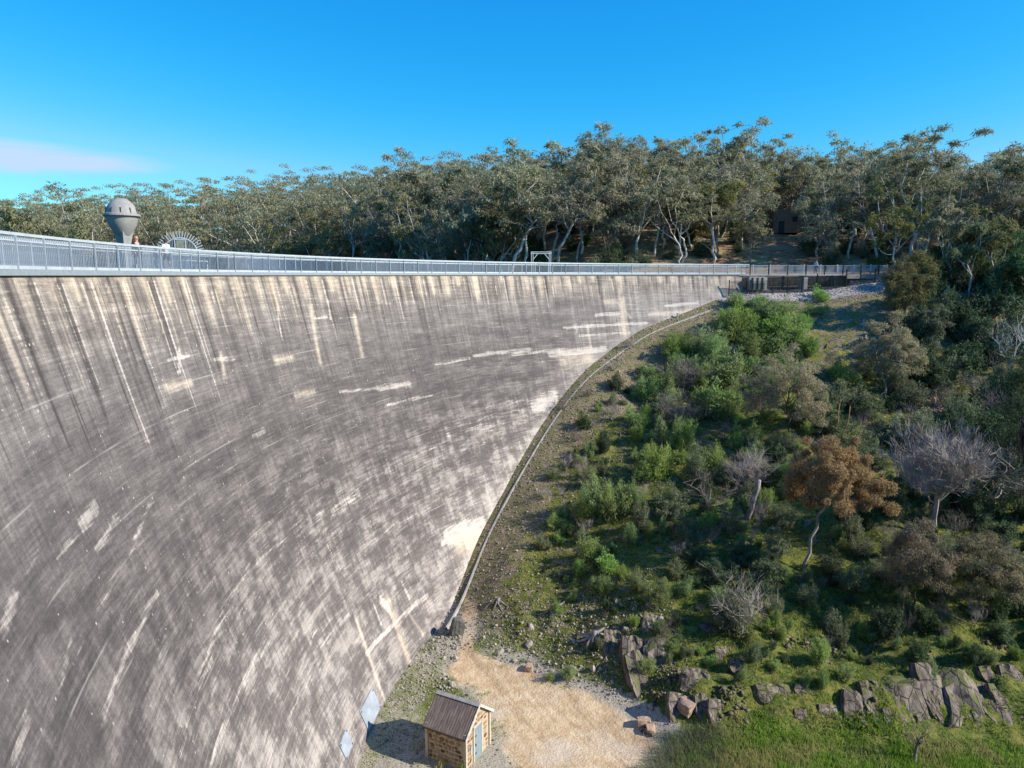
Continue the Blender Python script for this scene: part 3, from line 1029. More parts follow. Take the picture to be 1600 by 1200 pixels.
# concrete kerb drain that follows the foot of the wall up the far bank
ptsk = []
for t in np.linspace(R(104.5), R(160.5), 110):
    v = 10.0
    for _ in range(30):
        rr_ = float(face_r(v)) - .95
        p = arc(t, rr_)
        v = .6 * v + .4 * (-gz_ if (gz_ := float(height(p[0], p[1]))) < 0 else 0)
    ptsk.append((p[0], p[1], float(height(p[0], p[1])), t))
ptsk = np.array(ptsk)
zs = np.convolve(np.pad(ptsk[:, 2], 7, 'edge'), np.ones(15) / 15, 'valid')
rs_ = np.array([float(face_r(-z)) - .95 for z in zs])
ptsk[:, 0], ptsk[:, 1] = CX + rs_ * np.cos(ptsk[:, 3]), CY + rs_ * np.sin(ptsk[:, 3])
zs = np.maximum(zs, np.array([gz(x, y) for x, y in ptsk[:, :2]]) - .05)
g = Geo()
vv, ff = [], []
for (x, y, z, t), zz in zip(ptsk, zs):
    rad = np.array((math.cos(t), math.sin(t), 0))
    for dr, dz in ((-.075, -.5), (.075, -.5), (.075, .10), (-.075, .10)):
        vv.append(np.array((x, y, zz)) + rad * dr + np.array((0, 0, dz)))
for i in range(len(ptsk) - 1):
    for j in range(4):
        ff.append((i * 4 + j, i * 4 + (j + 1) % 4, i * 4 + 4 + (j + 1) % 4, i * 4 + 4 + j))
g.add(vv, ff)
KERB = link("drain_kerb", g.mesh("drain_kerb", plain("kerb_concrete", (.35, .33, .30), .9, var=.25, scale=1.2)))
tag(KERB, "long pale concrete kerb curving down the bank along the foot of the dam", "kerb")

# white plates fixed to the wall near its foot
MAT_PLATE = plain("weathered_white_plate", (.29, .325, .37), .7, var=.22, scale=1.2)


def wall_point(u, v, out=0.0):
    th_ = TH_FAR + u / R0
    return arc(th_, float(face_r(v)) - out, WALL_TOP - v)


for (px, py), (hu, hv), lab in (((577, 1108), (1.5, .66), "larger white square plate fixed to the dam wall near its foot"), ((539, 1163), (.82, .46), "smaller white square plate fixed low on the dam wall")):
    u, v = on_wall(px, py)
    root = wall_point(u, v)
    g = Geo()
    cs_ = [(-hu, -hv), (hu, -hv), (hu, hv), (-hu, hv)]
    g.add([wall_point(u + a_, v + b_, .02) - root for a_, b_ in cs_] + [wall_point(u + a_, v + b_, .07) - root for a_, b_ in cs_], [(0, 1, 2, 3), (7, 6, 5, 4), (0, 4, 5, 1), (1, 5, 6, 2), (2, 6, 7, 3), (3, 7, 4, 0)])
    pl = tag(link("wall_plate", g.mesh("wall_plate", MAT_PLATE), loc=root), lab, "plate")
    for a_, b_ in cs_:
        q = Geo()
        q.box(wall_point(u + a_ * .9, v + b_ * .86, .085) - root, (.09, .09, .09))
        link("bolt", q.mesh("bolt", MAT_STEEL_DK), pl)

# ------------------------------------------------------------------ valve tower with its domed cap, in the reservoir
MAT_TOWER = plain("tower_concrete", (.285, .272, .255), .8, var=.15, scale=1.5)
TW = np.array((-24.1, 45.0, -2.7))
tower = thing("valve_tower", "grey mushroom shaped valve tower with a domed cap rising behind the railing", "tower", TW)
zt = 4.7 - TW[2]
g = Geo()
g.lathe([(0, zt), (.28, zt - .03), (.6, zt - .17), (.86, zt - .40), (1.03, zt - .68), (1.12, zt - .95)], 32)
link("dome", g.mesh("dome", MAT_TOWER, True), tower)
g = Geo()
g.lathe([(1.10, zt - .93), (1.27, zt - .98), (1.29, zt - 1.10), (1.22, zt - 1.13), (1.08, zt - 1.14)], 32)
link("brim", g.mesh("brim", MAT_TOWER), tower)
g = Geo()
g.lathe([(1.09, zt - 1.14), (1.06, zt - 1.34), (.96, zt - 1.62), (.80, zt - 1.88), (.62, zt - 2.1), (.5, zt - 2.24)], 32)
link("bowl", g.mesh("bowl", MAT_TOWER, True), tower)
g = Geo()
prof = [(zt - 1.9, .54), (zt - 2.3, .42), (zt - 3.1, .27), (zt - 4.6, .24), (0, .24)]
vv = []
for z, w in prof:
    vv += [(-w, -w, z), (w, -w, z), (w, w, z), (-w, w, z)]
rot = Matrix.Rotation(R(70), 3, 'Z')
vv = [tuple(rot @ Vector(v)) for v in vv]
g.add(vv, [(i * 4 + j, i * 4 + (j + 1) % 4, i * 4 + 4 + (j + 1) % 4, i * 4 + 4 + j) for i in range(len(prof) - 1) for j in range(4)])
link("stem", g.mesh("stem", MAT_TOWER), tower)
g = Geo()
for k in range(10):
    a_ = k * math.pi / 5 + .12
    ca, sa = math.cos(a_), math.sin(a_)
    g.bar((1.11 * ca, 1.11 * sa, zt - .97), (1.02 * ca, 1.02 * sa, zt - .62), .075, .07)
link("vents", g.mesh("vents", plain("dark_vent", (.05, .05, .055), .8)), tower)

tower.scale = (.82, .82, 1.0)

# small steel jetty from the crest to the tower, with its guard frames
JT = arc(math.atan2(TW[1] - CY, TW[0] - CX), RUP)
jet = thing("access_jetty", "small steel jetty with white guard frames between the railing and the valve tower", "jetty", (JT[0], JT[1], .1))
dj = np.array((TW[0] - JT[0], TW[1] - JT[1], 0))
Lj = np.linalg.norm(dj)
dj /= Lj
nj = np.array((-dj[1], dj[0], 0))
g = Geo()
g.bar(dj * .4, dj * (Lj - .4), 2.2, .14)
link("deck_grating", g.mesh("deck_grating", MAT_STEEL_DK), jet)
MAT_WHITE = plain("white_steel", (.66, .69, .71), .5, var=.1)
for s in (-1.05, -.35, .35, 1.05):
    g = Geo()
    for zz in (.55, .95):
        g.bar(dj * .6 + nj * s + np.array((0, 0, zz)), dj * (Lj - 1) + nj * s + np.array((0, 0, zz)), .05)
    for q in np.linspace(.6, Lj - 1, 4):
        g.bar(dj * q + nj * s, dj * q + nj * s + np.array((0, 0, .97)), .05)
    link("guard_frame", g.mesh("guard_frame", MAT_WHITE), jet)
g = Geo()
for j in range(5):
    g.bar(nj * (-2.4 + 1.2 * j) + dj * 1.2, nj * (-2.4 + 1.2 * j) + dj * 1.2 + np.array((0, 0, .8)), .06)
g.bar(nj * -2.4 + dj * 1.2 + np.array((0, 0, .8)), nj * 2.4 + dj * 1.2 + np.array((0, 0, .8)), .06)
link("gate_frame", g.mesh("gate_frame", MAT_WHITE), jet)

# spiked anti-climb fan round a gate
FN = np.array((-22.0, 48.0, 1.62))
fan = thing("spiked_gate", "semicircular grey gate with a fan of radiating spikes behind the two walkers", "gate", FN, rz=R(26))
g = Geo()
for k in range(25):
    a_ = math.pi * (k / 24)
    ca, sa = math.cos(a_), math.sin(a_)
    g.bar((1.0 * ca, 0, 1.0 * sa - .2), (1.48 * ca, 0, 1.48 * sa - .2), .035, .05)
link("spikes", g.mesh("spikes", MAT_STEEL_MID), fan)
g = Geo()
arcp = [(1.02 * math.cos(a_), 0, 1.02 * math.sin(a_) - .2) for a_ in np.linspace(0, math.pi, 25)]
g.tube(arcp, .045, 6)
g.bar((-1.02, 0, -.2), (-1.02, 0, -1.6), .07)
g.bar((1.02, 0, -.2), (1.02, 0, -1.6), .07)
link("arch_frame", g.mesh("arch_frame", MAT_STEEL_MID), fan)
g = Geo()
for x in np.arange(-.92, .95, .092):
    if abs(x) > .34:
        g.bar((x, 0, -1.5), (x, 0, math.sqrt(max(0, 1 - x * x)) - .2), .02)
stuff(link("bars", g.mesh("bars", MAT_STEEL_MID), fan))
g = Geo()
for a_, b_ in (((-.32, -.04, -1.5), (-.32, -.04, .72)), ((.32, -.04, -1.5), (.32, -.04, .72)), ((-.32, -.04, .72), (.32, -.04, .72)), ((-.32, -.04, .12), (.32, -.04, .12))):
    g.bar(a_, b_, .06)
link("door_frame", g.mesh("door_frame", MAT_STEEL_MID), fan)
g = Geo()
g.box((0, -.06, .42), (.46, .03, .5))
link("sign_panel", g.mesh("sign_panel", plain("olive_sign", (.16, .19, .14), .6)), fan)

# white portal frame on the reservoir side
ga = thing("portal_frame", "white steel portal frame with corner braces standing behind the far railing", "gantry", (4.2, 104.0, -.3), rz=R(2))
MAT_PORTAL = plain("portal_white", (.72, .72, .70), .5, var=.08)
for x in (-1.28, 1.28):
    for dx in (-.12, .12):
        g = Geo()
        g.bar((x + dx, 0, 0), (x + dx, 0, 3.55), .08)
        link("post", g.mesh("post", MAT_PORTAL), ga)
for z in (3.6, 3.38):
    g = Geo()
    g.bar((-1.5, 0, z), (1.5, 0, z), .09)
    link("beam", g.mesh("beam", MAT_PORTAL), ga)
for s in (-1, 1):
    g = Geo()
    g.bar((s * 1.16, 0, 2.55), (s * .5, 0, 3.33), .09)
    link("brace", g.mesh("brace", MAT_PORTAL), ga)
g = Geo()
g.box((0, 0, -1.6), (4.0, 2.0, 3.0))
link("plinth", g.mesh("plinth", MAT_CONC), ga)

# ------------------------------------------------------------------ stone hut on the stream bed
HA, HB = np.array((-4.97, 38.0)), np.array((-2.65, 36.8))
ax_ = (HB - HA) / np.linalg.norm(HB - HA)
HL, HW, HH, HR = 2.62, 2.75, 2.3, 3.4
hut_rz = math.atan2(ax_[1], ax_[0])
hut = thing("stone_hut", "small stone hut with a grey pitched roof and blue grey door on the stream bed", "hut", (HA[0], HA[1], -28.0), rz=hut_rz)
MAT_MORTAR = plain("lime_mortar", (.43, .335, .23), .95, var=.18, scale=5, bump=.3)
g = Geo()
g.add([(0, 0, -.3), (HL, 0, -.3), (HL, HW, -.3), (0, HW, -.3), (0, 0, HH), (HL, 0, HH), (HL, HW, HH), (0, HW, HH), (0, HW / 2, HR - .06), (HL, HW / 2, HR - .06)],
      [(0, 1, 5, 4), (1, 2, 6, 9, 5), (2, 3, 7, 6), (3, 0, 4, 8, 7), (4, 5, 9, 8), (6, 7, 8, 9)])
link("walls", g.mesh("walls", MAT_MORTAR), hut)
m = Nodes("field_stone")
rs = m.rand()
cst = m.mix(rs, (.10, .05, .026), (.36, .22, .115))
cst = m.mix(m.math('MULTIPLY', m.step(.55, .8, m.math('FRACT', m.math('MULTIPLY', rs, 9.1))), .6), cst, (.34, .30, .24))
MAT_STONE = m.done(m.bsdf(cst, .9, 0, .2, m.bump(m.noise(m.obj(), 20, 3), .4, .01)))
stone_meshes = []
sr = np.random.default_rng(3)
for k in range(8):
    g = Geo()
    a_ = sr.uniform(-.3, .3, 6) + np.arange(6) * math.pi / 3 + sr.uniform(0, 1)
    rr_ = sr.uniform(.85, 1.18, 6)
    b_ = np.stack([np.cos(a_) * rr_, np.zeros(6), np.sin(a_) * rr_], 1)
    f_ = b_ * .82
    f_[:, 1] = -1
    b_[:, 1] = .6
    g.add(np.concatenate([b_, f_]), [tuple(range(6, 12))[::-1]] + [(i, (i + 1) % 6, 6 + (i + 1) % 6, 6 + i) for i in range(6)])
    stone_meshes.append(g.mesh("stone", MAT_STONE))


def lay_stones(w, zmax, place, skip=None):
    z = .12
    while z < zmax(0) + 1.2:
        x = .13 + sr.uniform(0, .08)
        hrow = sr.uniform(.17, .33)
        while x < w - .12:
            ws = sr.uniform(.15, .46)
            cx_, cz_ = x + ws / 2, z + hrow / 2
            if cx_ + ws / 2 < w - .08 and cz_ + hrow / 2 < zmax(cx_) - .04 and not (skip and skip(cx_, cz_, ws)):
                o = link("stone", stone_meshes[int(sr.integers(8))], hut)
                place(o, cx_ + sr.uniform(-.02, .02), cz_ + sr.uniform(-.05, .05))
                k_ = sr.uniform(.82, 1.12)
                o.scale = (ws / 2 * 1.02, .028, hrow / 2 * k_)
                o.rotation_euler[1] = sr.uniform(-.3, .3)
            x += ws + .02
        z += hrow + .015


def pl_side(o, x, z):
    o.location = (x, 0, z)


def pl_gable(o, x, z):
    o.location = (HL, x, z)
    o.rotation_euler = (0, 0, R(90))


DX0, DX1, DZ = .95, 1.75, 2.05
lay_stones(HL, lambda x: HH - .1, pl_side)
lay_stones(HW, lambda x: HH + (HR - .2 - HH) * (1 - abs(x - HW / 2) / (HW / 2)), pl_gable, lambda x, z, w: DX0 - .2 < x < DX1 + .2 + w / 2 and z < DZ + .25)
MAT_QUOIN = plain("pale_render", (.46, .395, .31), .9, var=.15)
for (x, y) in ((0, 0), (HL, 0), (HL, HW), (0, HW)):
    g = Geo()
    g.box((x, y, HH / 2 - .1), (.17, .17, HH + .16))
    link("corner", g.mesh("corner", MAT_QUOIN), hut)
MAT_DOOR = plain("blue_grey_paint", (.20, .25, .295), .6, var=.1)
g = Geo()
g.box((HL + .02, (DX0 + DX1) / 2, DZ / 2), (.06, DX1 - DX0, DZ))
door = link("door", g.mesh("door", MAT_DOOR), hut)
g = Geo()
g.box((HL + .07, DX0 + .1, 1.0), (.05, .05, .14))
g.box((HL + .06, DX0 + .12, .45), (.03, .14, .05))
g.box((HL + .06, DX0 + .12, 1.55), (.03, .14, .05))
link("handle", g.mesh("handle", MAT_BLACK), door)
g = Geo()
for y in (DX0 - .07, DX1 + .07):
    g.box((HL + .012, y, DZ / 2 + .05), (.1, .13, DZ + .1))
g.box((HL + .012, (DX0 + DX1) / 2, DZ + .1), (.1, DX1 - DX0 + .27, .16))
link("door_surround", g.mesh("door_surround", MAT_QUOIN), hut)
g = Geo()
g.box((HL + .035, DX0 - .36, .95), (.04, .2, .5))
link("meter_box", g.mesh("meter_box", plain("grey_box", (.33, .35, .36), .6)), hut)
m = Nodes("weathered_roof")
mp = m.n.new('ShaderNodeMapping')
mp.inputs['Scale'].default_value = (9, 1.2, 1.2)
m.l.new(m.obj(), mp.inputs[0])
n1, n2 = m.noise(mp.outputs[0], 1.0, 5, .7), m.noise(m.obj(), 26, 3, .7)
crf = m.mix(m.step(.35, .68, n1), (.115, .088, .078), (.235, .19, .165))
crf = m.mix(m.math('MULTIPLY', m.step(.6, .75, n2), .6), crf, (.42, .37, .30))
MAT_ROOF = m.done(m.bsdf(crf, .9, 0, .2, m.bump(n2, .5, .02)))
over = .16
for s in (0, 1):
    g = Geo()
    y0, y1 = (-.24, HW / 2) if s == 0 else (HW + .24, HW / 2)
    slope = (HR - HH) / (HW / 2)
    z0, z1 = HH - .24 * slope + .02, HR + .02
    xs = np.arange(-over, HL + over + .01, .085)
    vv = []
    for i, x in enumerate(xs):
        lift_ = .012 * (i % 2)
        vv += [(x, y0, z0 + lift_), (x, y1, z1 + lift_), (x, y0, z0 + lift_ - .09), (x, y1, z1 + lift_ - .09)]
    ff = []
    for i in range(len(xs) - 1):
        a_, b_ = 4 * i, 4 * i + 4
        ff += [(a_, b_, b_ + 1, a_ + 1), (a_ + 2, a_ + 3, b_ + 3, b_ + 2), (a_, a_ + 2, b_ + 2, b_)]
    ff += [(0, 1, 3, 2), (len(vv) - 4, len(vv) - 2, len(vv) - 1, len(vv) - 3)]
    g.add(vv, ff)
    link("roof_sheet", g.mesh("roof_sheet", MAT_ROOF), hut)
g = Geo()
g.add([(-over - .03, HW / 2 - .17, HR - .05), (-over - .03, HW / 2, HR + .1), (-over - .03, HW / 2 + .17, HR - .05), (HL + over + .03, HW / 2 - .17, HR - .05), (HL + over + .03, HW / 2, HR + .1), (HL + over + .03, HW / 2 + .17, HR - .05)],
      [(0, 3, 4, 1), (1, 4, 5, 2), (0, 1, 2), (3, 5, 4), (0, 2, 5, 3)])
link("ridge_cap", g.mesh("ridge_cap", plain("ridge_grey", (.36, .35, .33), .85, var=.3)), hut)
g = Geo()
for y0, y1 in ((-.26, HW / 2), (HW + .26, HW / 2)):
    slope = (HR - HH) / (HW / 2)
    g.bar((HL + over + .035, y0, HH - .26 * slope - .03), (HL + over + .035, y1, HR - .03), .03, .16)
link("barge_board", g.mesh("barge_board", plain("barge_paint", (.50, .46, .41), .8)), hut)
g = Geo()
g.box((-.05, -.26, HH - .22), (HL + 2 * over + .0, .05, .09))
g.v[0] += np.array((HL / 2 + .05, 0, 0))
link("fascia", g.mesh("fascia", plain("dark_timber", (.09, .06, .05), .8)), hut)

# stone ruin among the trees
RU = np.array((50.2, 133.5))
ruin_z = gz(RU[0], RU[1])
ru = thing("brick_building", "dark brown square brick building half hidden among the gum trees", "building", (RU[0], RU[1], ruin_z), rz=R(-14))
MAT_OLDBRICK = plain("old_brick", (.24, .15, .105), .95, var=.35, scale=3, bump=.4)
g = Geo()
W_, D_, H_ = 4.6, 4.2, 4.0
for c, s in (((0, -D_ / 2, H_ / 2), (W_, .35, H_)), ((0, D_ / 2, H_ / 2), (W_, .35, H_)), ((-W_ / 2 + .175, 0, H_ / 2), (.35, D_ - .36, H_)), ((W_ / 2 - .175, 0, H_ / 2), (.35, D_ - .36, H_))):
    g.box(c, s)
link("walls", g.mesh("walls", MAT_OLDBRICK), ru)
g = Geo()
g.box((0, 0, H_ + .09), (W_ + .4, D_ + .5, .16))
link("roof", g.mesh("roof", plain("old_roof", (.16, .13, .11), .9)), ru)
g = Geo()
g.box((-.9, -D_ / 2 - .18, 1.05), (1.0, .03, 2.1))
link("doorway", g.mesh("doorway", MAT_BLACK), ru)
g = Geo()
g.box((1.3, -D_ / 2 - .18, 2.4), (.9, .03, .9))
link("window", g.mesh("window", MAT_BLACK), ru)

# short pale marker posts on the bank
for (px, py, h_, lab) in ((1058, 497, .55, "short white marker post beside the kerb on the bare bank"), (1349, 512, 1.0, "pale blue grey marker post on the grassy ledge"), (1370, 448, .7, "short white bollard at the edge of the gravel bank")):
    p, t = on_ground(px, py)
    g = Geo()
    g.box((0, 0, h_ / 2 - .1), (.14, .14, h_ + .2))
    g.box((0, 0, h_ + .03), (.19, .19, .07))
    tag(link("marker_post", g.mesh("marker_post", MAT_PLATE), loc=p), lab, "post")

# ------------------------------------------------------------------ vegetation
L_GUM = foliage("gum_leaves", (.070, .072, .043), (.150, .148, .092), (.160, .140, .085), .25, .35, gain=2.35)
L_GUM_MASS = foliage("wood_leaves", (.070, .072, .043), (.150, .148, .092), (.160, .140, .085), .25, .12, gain=2.1, vary=False)
L_GUM_OLIVE = foliage("olive_gum_leaves", (.085, .085, .030), (.155, .155, .065), (.17, .15, .065), .28, .5, gain=1.85)
L_DARK = foliage("dark_shrub_leaves", (.024, .042, .018), (.070, .098, .044), (.06, .075, .05), .22, .8, gain=1.8)
L_BRIGHT = foliage("bright_shrub_leaves", (.075, .115, .030), (.155, .205, .070), (.115, .135, .06), .32, 1.2, gain=2.3)
L_GREYGREEN = foliage("grey_green_leaves", (.075, .095, .048), (.155, .175, .100), (.12, .115, .07), .28, 1.2, gain=1.7)
L_RUST = foliage("rust_leaves", (.16, .074, .028), (.34, .178, .074), (.20, .125, .055), .25, .7, gain=1.65)
L_BROWN = foliage("brown_wispy_leaves", (.105, .082, .055), (.19, .155, .105), (.11, .115, .06), .22, .9, gain=1.5)
L_SAPLING = foliage("young_gum_leaves", (.10, .098, .045), (.22, .195, .11), (.20, .15, .085), .28, 1.0, gain=1.8)
L_TWIG = plain("dead_twigs", (.185, .155, .135), .9, var=.3, scale=2)
L_TWIG_GREY = plain("grey_twigs", (.345, .295, .26), .9, var=.25, scale=2)
B_PALE = bark("pale_bark", (.30, .265, .235), (.64, .59, .53))
B_DARK = bark("dark_bark", (.045, .035, .03), (.16, .125, .10))
B_RED = bark("red_bark", (.16, .075, .045), (.34, .20, .13))
B_GREY = bark("grey_wood", (.15, .13, .12), (.36, .32, .29))


def unit(v):
    return v / (np.linalg.norm(v, axis=-1, keepdims=True) + 1e-9)


def leaf_mesh(name, base, direc, length, width, mat, r, kite=True, face=None):
    """many separate pointed leaves: base points, directions, sizes; blades mostly turn their faces outward and up"""
    n = len(base)
    d = unit(direc)
    if face is None:
        c0 = base.mean(0)
        face = unit(base - c0) * .7 + np.array((0, 0, .55))
    s = unit(np.cross(d, face + r.normal(size=(n, 3)) * .55))
    length = np.broadcast_to(length, (n,))[:, None]
    width = np.broadcast_to(width, (n,))[:, None]
    tip = base + d * length
    mid = base + d * length * .45
    if kite:
        V = np.stack([base, mid + s * width * .5, tip, mid - s * width * .5], 1).reshape(-1, 3)
        return raw_mesh(name, V, np.arange(4 * n), 4, mat)
    V = np.stack([base - s * width * .5, base + s * width * .5, tip], 1).reshape(-1, 3)
    return raw_mesh(name, V, np.arange(3 * n), 3, mat)


def curve(a, b, r, bend=.12, n=5, sag=0.0):
    a, b = np.array(a, float), np.array(b, float)
    L = np.linalg.norm(b - a)
    t = np.linspace(0, 1, n)[:, None]
    p = a + (b - a) * t
    off = r.normal(size=3) * bend * L
    p = p + np.sin(t * math.pi) * off * .5
    p[:, 2] -= (np.sin(t * math.pi) * sag * L)[:, 0]
    if n > 4:
        p[1:-1] += r.normal(size=(n - 2, 3)) * .02 * L
    return p


class Plant:
    """a kind of plant: named part meshes that every copy shares"""
    def __init__(self, parts, height_, width_):
        self.parts, self.h, self.w = parts, height_, width_


def gum(seed, H=15., fork=.38, limbs=5, spread=.32, clumps=3, csize=1.25, leaves=80, leaf=(.46, .16), bark_m=B_PALE, leaf_m=L_GUM, lean=(0, 0), trunks=1, bare=0, flat=1.0, kite=False, low=.36, tr0=.0118):
    r = np.random.default_rng(seed)
    g = Geo()
    tips = []
    for q in range(trunks):
        lx = lean[0] + (r.normal() * .10 * (trunks > 1) + (q - (trunks - 1) / 2) * .12 * (trunks > 1)) * 1.2
        ly = lean[1] + r.normal() * .05
        top = np.array((lx * H * fork * 2, ly * H * fork * 2, H * fork))
        r0 = H * tr0 / math.sqrt(trunks)
        rl = r.uniform(.9, 1.1)
        base = np.array((q * .12 * H * .05, 0, -.4))
        tr = curve(base, top, r, .10, 7)
        g.tube(tr, np.linspace(r0 * 1.15, r0 * .72, 7), 6)
        lim = max(2, limbs // trunks)
        for k in range(lim):
            a = 2 * math.pi * (k + r.uniform(-.25, .25)) / lim + q
            st = tr[-1] if k < 2 else tr[r.integers(4, 7)]
            hf = r.uniform(low + .15, .95)
            rad = H * spread * r.uniform(.45, 1.0) * (1.12 - .5 * hf)
            e = np.array((top[0] * 1.5 + rad * math.cos(a), top[1] * 1.5 + rad * math.sin(a), H * hf))
            br_ = curve(st, e, r, .16, 6, sag=.08)
            rb = r0 * .55
            g.tube(br_, np.linspace(rb, rb * .28, 6), 5)
            for c in range(clumps):
                s2 = br_[r.integers(2, 6)]
                e2 = s2 + np.array((r.normal() * H * .085, r.normal() * H * .085, r.uniform(.02, .13) * H))
                e2[2] = min(e2[2], H * .985)
                b2 = curve(s2, e2, r, .15, 4)
                g.tube(b2, np.linspace(rb * .38, rb * .12, 4), 4, cap=False)
                tips.append(e2)
                if r.random() < .6:
                    e3 = b2[2] + np.array((r.normal(), r.normal(), r.uniform(-.5, .6))) * H * .06
                    g.tube(curve(b2[1], e3, r, .1, 3), (rb * .22, rb * .15, rb * .08), 3, cap=False)
                    tips.append(e3)
            tips.append(e)
        for k in range(bare):
            st = tr[r.integers(2, 6)]
            a = r.uniform(0, 2 * math.pi)
            e = st + np.array((math.cos(a) * H * .16, math.sin(a) * H * .16, H * r.uniform(.06, .22)))
            g.tube(curve(st, e, r, .15, 5), np.linspace(r0 * .4, r0 * .12, 5), 4)
    tips = np.array(tips)
    bs, ds, fs = [], [], []
    for t in tips:
        n = int(leaves * r.uniform(.55, 1.3))
        cs = csize * r.uniform(.5, 1.15)
        u = unit(r.normal(size=(n, 3))) * (r.random((n, 1)) ** .45)
        u[:, 2] = np.where(u[:, 2] < -.25, -u[:, 2] * .5, u[:, 2])
        p = t + u * cs * np.array((1, 1, flat))
        bs.append(p)
        d = u * .6 + r.normal(size=(n, 3)) * .7
        d[:, 2] -= .75
        ds.append(d)
        fs.append(u * 1.0 + np.array((0, 0, .45)))
    bs, ds = np.concatenate(bs), np.concatenate(ds)
    crown = leaf_mesh("crown", bs, ds, leaf[0] * r.uniform(.7, 1.3, len(bs)), leaf[1], leaf_m, r, kite, np.concatenate(fs))
    return Plant([("trunk", g.mesh("trunk", bark_m, True)), ("crown", crown)], H, float(np.ptp(bs[:, 0])))


def domed(seed, H=6.5, W=2.9, base=.42, limbs=9, clumps=70, csize=.55, leaves=150, leaf=(.17, .05), bark_m=B_GREY, leaf_m=L_RUST, lean=(.1, 0), tr0=.02, stems=1, under=.25, drop=.5):
    """a tree whose leaf clumps fill the shell of one rounded, broken dome"""
    r = np.random.default_rng(seed)
    g = Geo()
    tips, ends = [], []
    fork = np.array((lean[0] * H, lean[1] * H, H * base))
    r0 = H * tr0
    for q in range(stems):
        o = np.array((.10 * H * (q - (stems - 1) / 2), 0, 0))
        tr = curve(o * .4 + np.array((0, 0, -.4)), fork + o * 1.6, r, .16, 8)
        g.tube(tr, np.linspace(r0, r0 * .6, 8) / math.sqrt(stems), 6)
        for k in range(limbs // stems):
            a = 2 * math.pi * (k + r.uniform(-.3, .3)) / (limbs // stems) + q
            ph = r.uniform(.25, 1.35)
            e = fork + np.array((math.cos(a) * math.cos(ph) * W * .72, math.sin(a) * math.cos(ph) * W * .72, math.sin(ph) * H * (1 - base) * .78))
            br_ = curve(tr[r.integers(5, 8)], e, r, .14, 6)
            g.tube(br_, np.linspace(r0 * .42, r0 * .12, 6), 5, cap=False)
            ends.append(br_)
    hol = r.normal(size=(5, 3))
    for c in range(clumps):
        a, ph = r.uniform(0, 2 * math.pi), math.asin(r.uniform(-under, 1))
        v = np.array((math.cos(a) * math.cos(ph), math.sin(a) * math.cos(ph), math.sin(ph)))
        k = r.uniform(.62, 1.0) * (1 + .16 * math.sin(3 * a + seed) - .12 * math.cos(5 * a))
        t = fork + v * k * np.array((W, W, H * (1 - base)))
        tips.append(t)
        b = min((p for br_ in ends for p in br_[2:]), key=lambda p: np.linalg.norm(p - t))
        g.tube(curve(b, t, r, .12, 4), np.linspace(r0 * .13, r0 * .04, 4), 3, cap=False)
    bs, ds, fs = [], [], []
    for t in tips:
        n = int(leaves * r.uniform(.4, 1.4))
        cs = csize * r.uniform(.6, 1.3)
        u = unit(r.normal(size=(n, 3))) * (r.random((n, 1)) ** .5)
        bs.append(t + u * cs * np.array((1, 1, .75)))
        d = u * .6 + r.normal(size=(n, 3)) * .7
        d[:, 2] -= drop
        ds.append(d)
        fs.append(u + unit(t - fork) * .5 + np.array((0, 0, .35)))
    bs, ds = np.concatenate(bs), np.concatenate(ds)
    crown = leaf_mesh("crown", bs, ds, leaf[0] * r.uniform(.7, 1.3, len(bs)), leaf[1], leaf_m, r, False, np.concatenate(fs))
    return Plant([("trunk", g.mesh("trunk", bark_m, True)), ("crown", crown)], H, 2 * W)


def shrub(seed, shoots=46, per=70, H=2.0, W=1.0, leaf=(.15, .042), leaf_m=L_BRIGHT, stem_m=B_DARK, upright=.9, twig_only=False, droop=0.0, dome=.9):
    """many shoots from one stool, each lined with leaves"""
    r = np.random.default_rng(seed)
    g = Geo()
    bs, ds = [], []
    lobes = [(r.uniform(0, 6.28), r.uniform(.2, .75), r.uniform(.7, 1.12)) for _ in range(5)]
    for k in range(shoots):
        a = r.uniform(0, 2 * math.pi)
        rad = W * math.sqrt(r.random()) * r.uniform(.6, 1.1)
        lf = max(1.0 * math.exp(-((math.cos(a - la) - 1) ** 2) * 3) * lh for la, lr, lh in lobes)
        hh = H * (1 - dome * .45 * (rad / W) ** 2) * r.uniform(.42, 1.12) * (.45 + .55 * lf)
        e = np.array((math.cos(a) * rad, math.sin(a) * rad, hh))
        st = np.array((math.cos(a) * rad * .12, math.sin(a) * rad * .12, -.15))
        p = curve(st, e, r, .12, 6)
        if droop:
            p[:, 2] -= droop * np.linspace(0, 1, 6) ** 3
        g.tube(p, np.linspace(.022, .005, 6) * (H / 2), 3, cap=False)
        n = int(per * r.uniform(.6, 1.3))
        t = 1 - (r.random(n) ** 1.5) * .72
        q = np.stack([np.interp(t, np.linspace(0, 1, 6), p[:, i]) for i in range(3)], 1)
        sp_ = .16 * (H / 2) * (1.25 - t)[:, None] + .03
        q = q + r.normal(size=(n, 3)) * sp_
        bs.append(q)
        d = r.normal(size=(n, 3)) * .75 + unit(e - st) * upright
        ds.append(d)
    bs, ds = np.concatenate(bs), np.concatenate(ds)
    lv = leaf_mesh("leaves", bs, ds, leaf[0] * r.uniform(.6, 1.35, len(bs)), leaf[1], leaf_m, r, False)
    return Plant([("stems", g.mesh("stems", stem_m)), ("leaves", lv)], H, 2 * W)


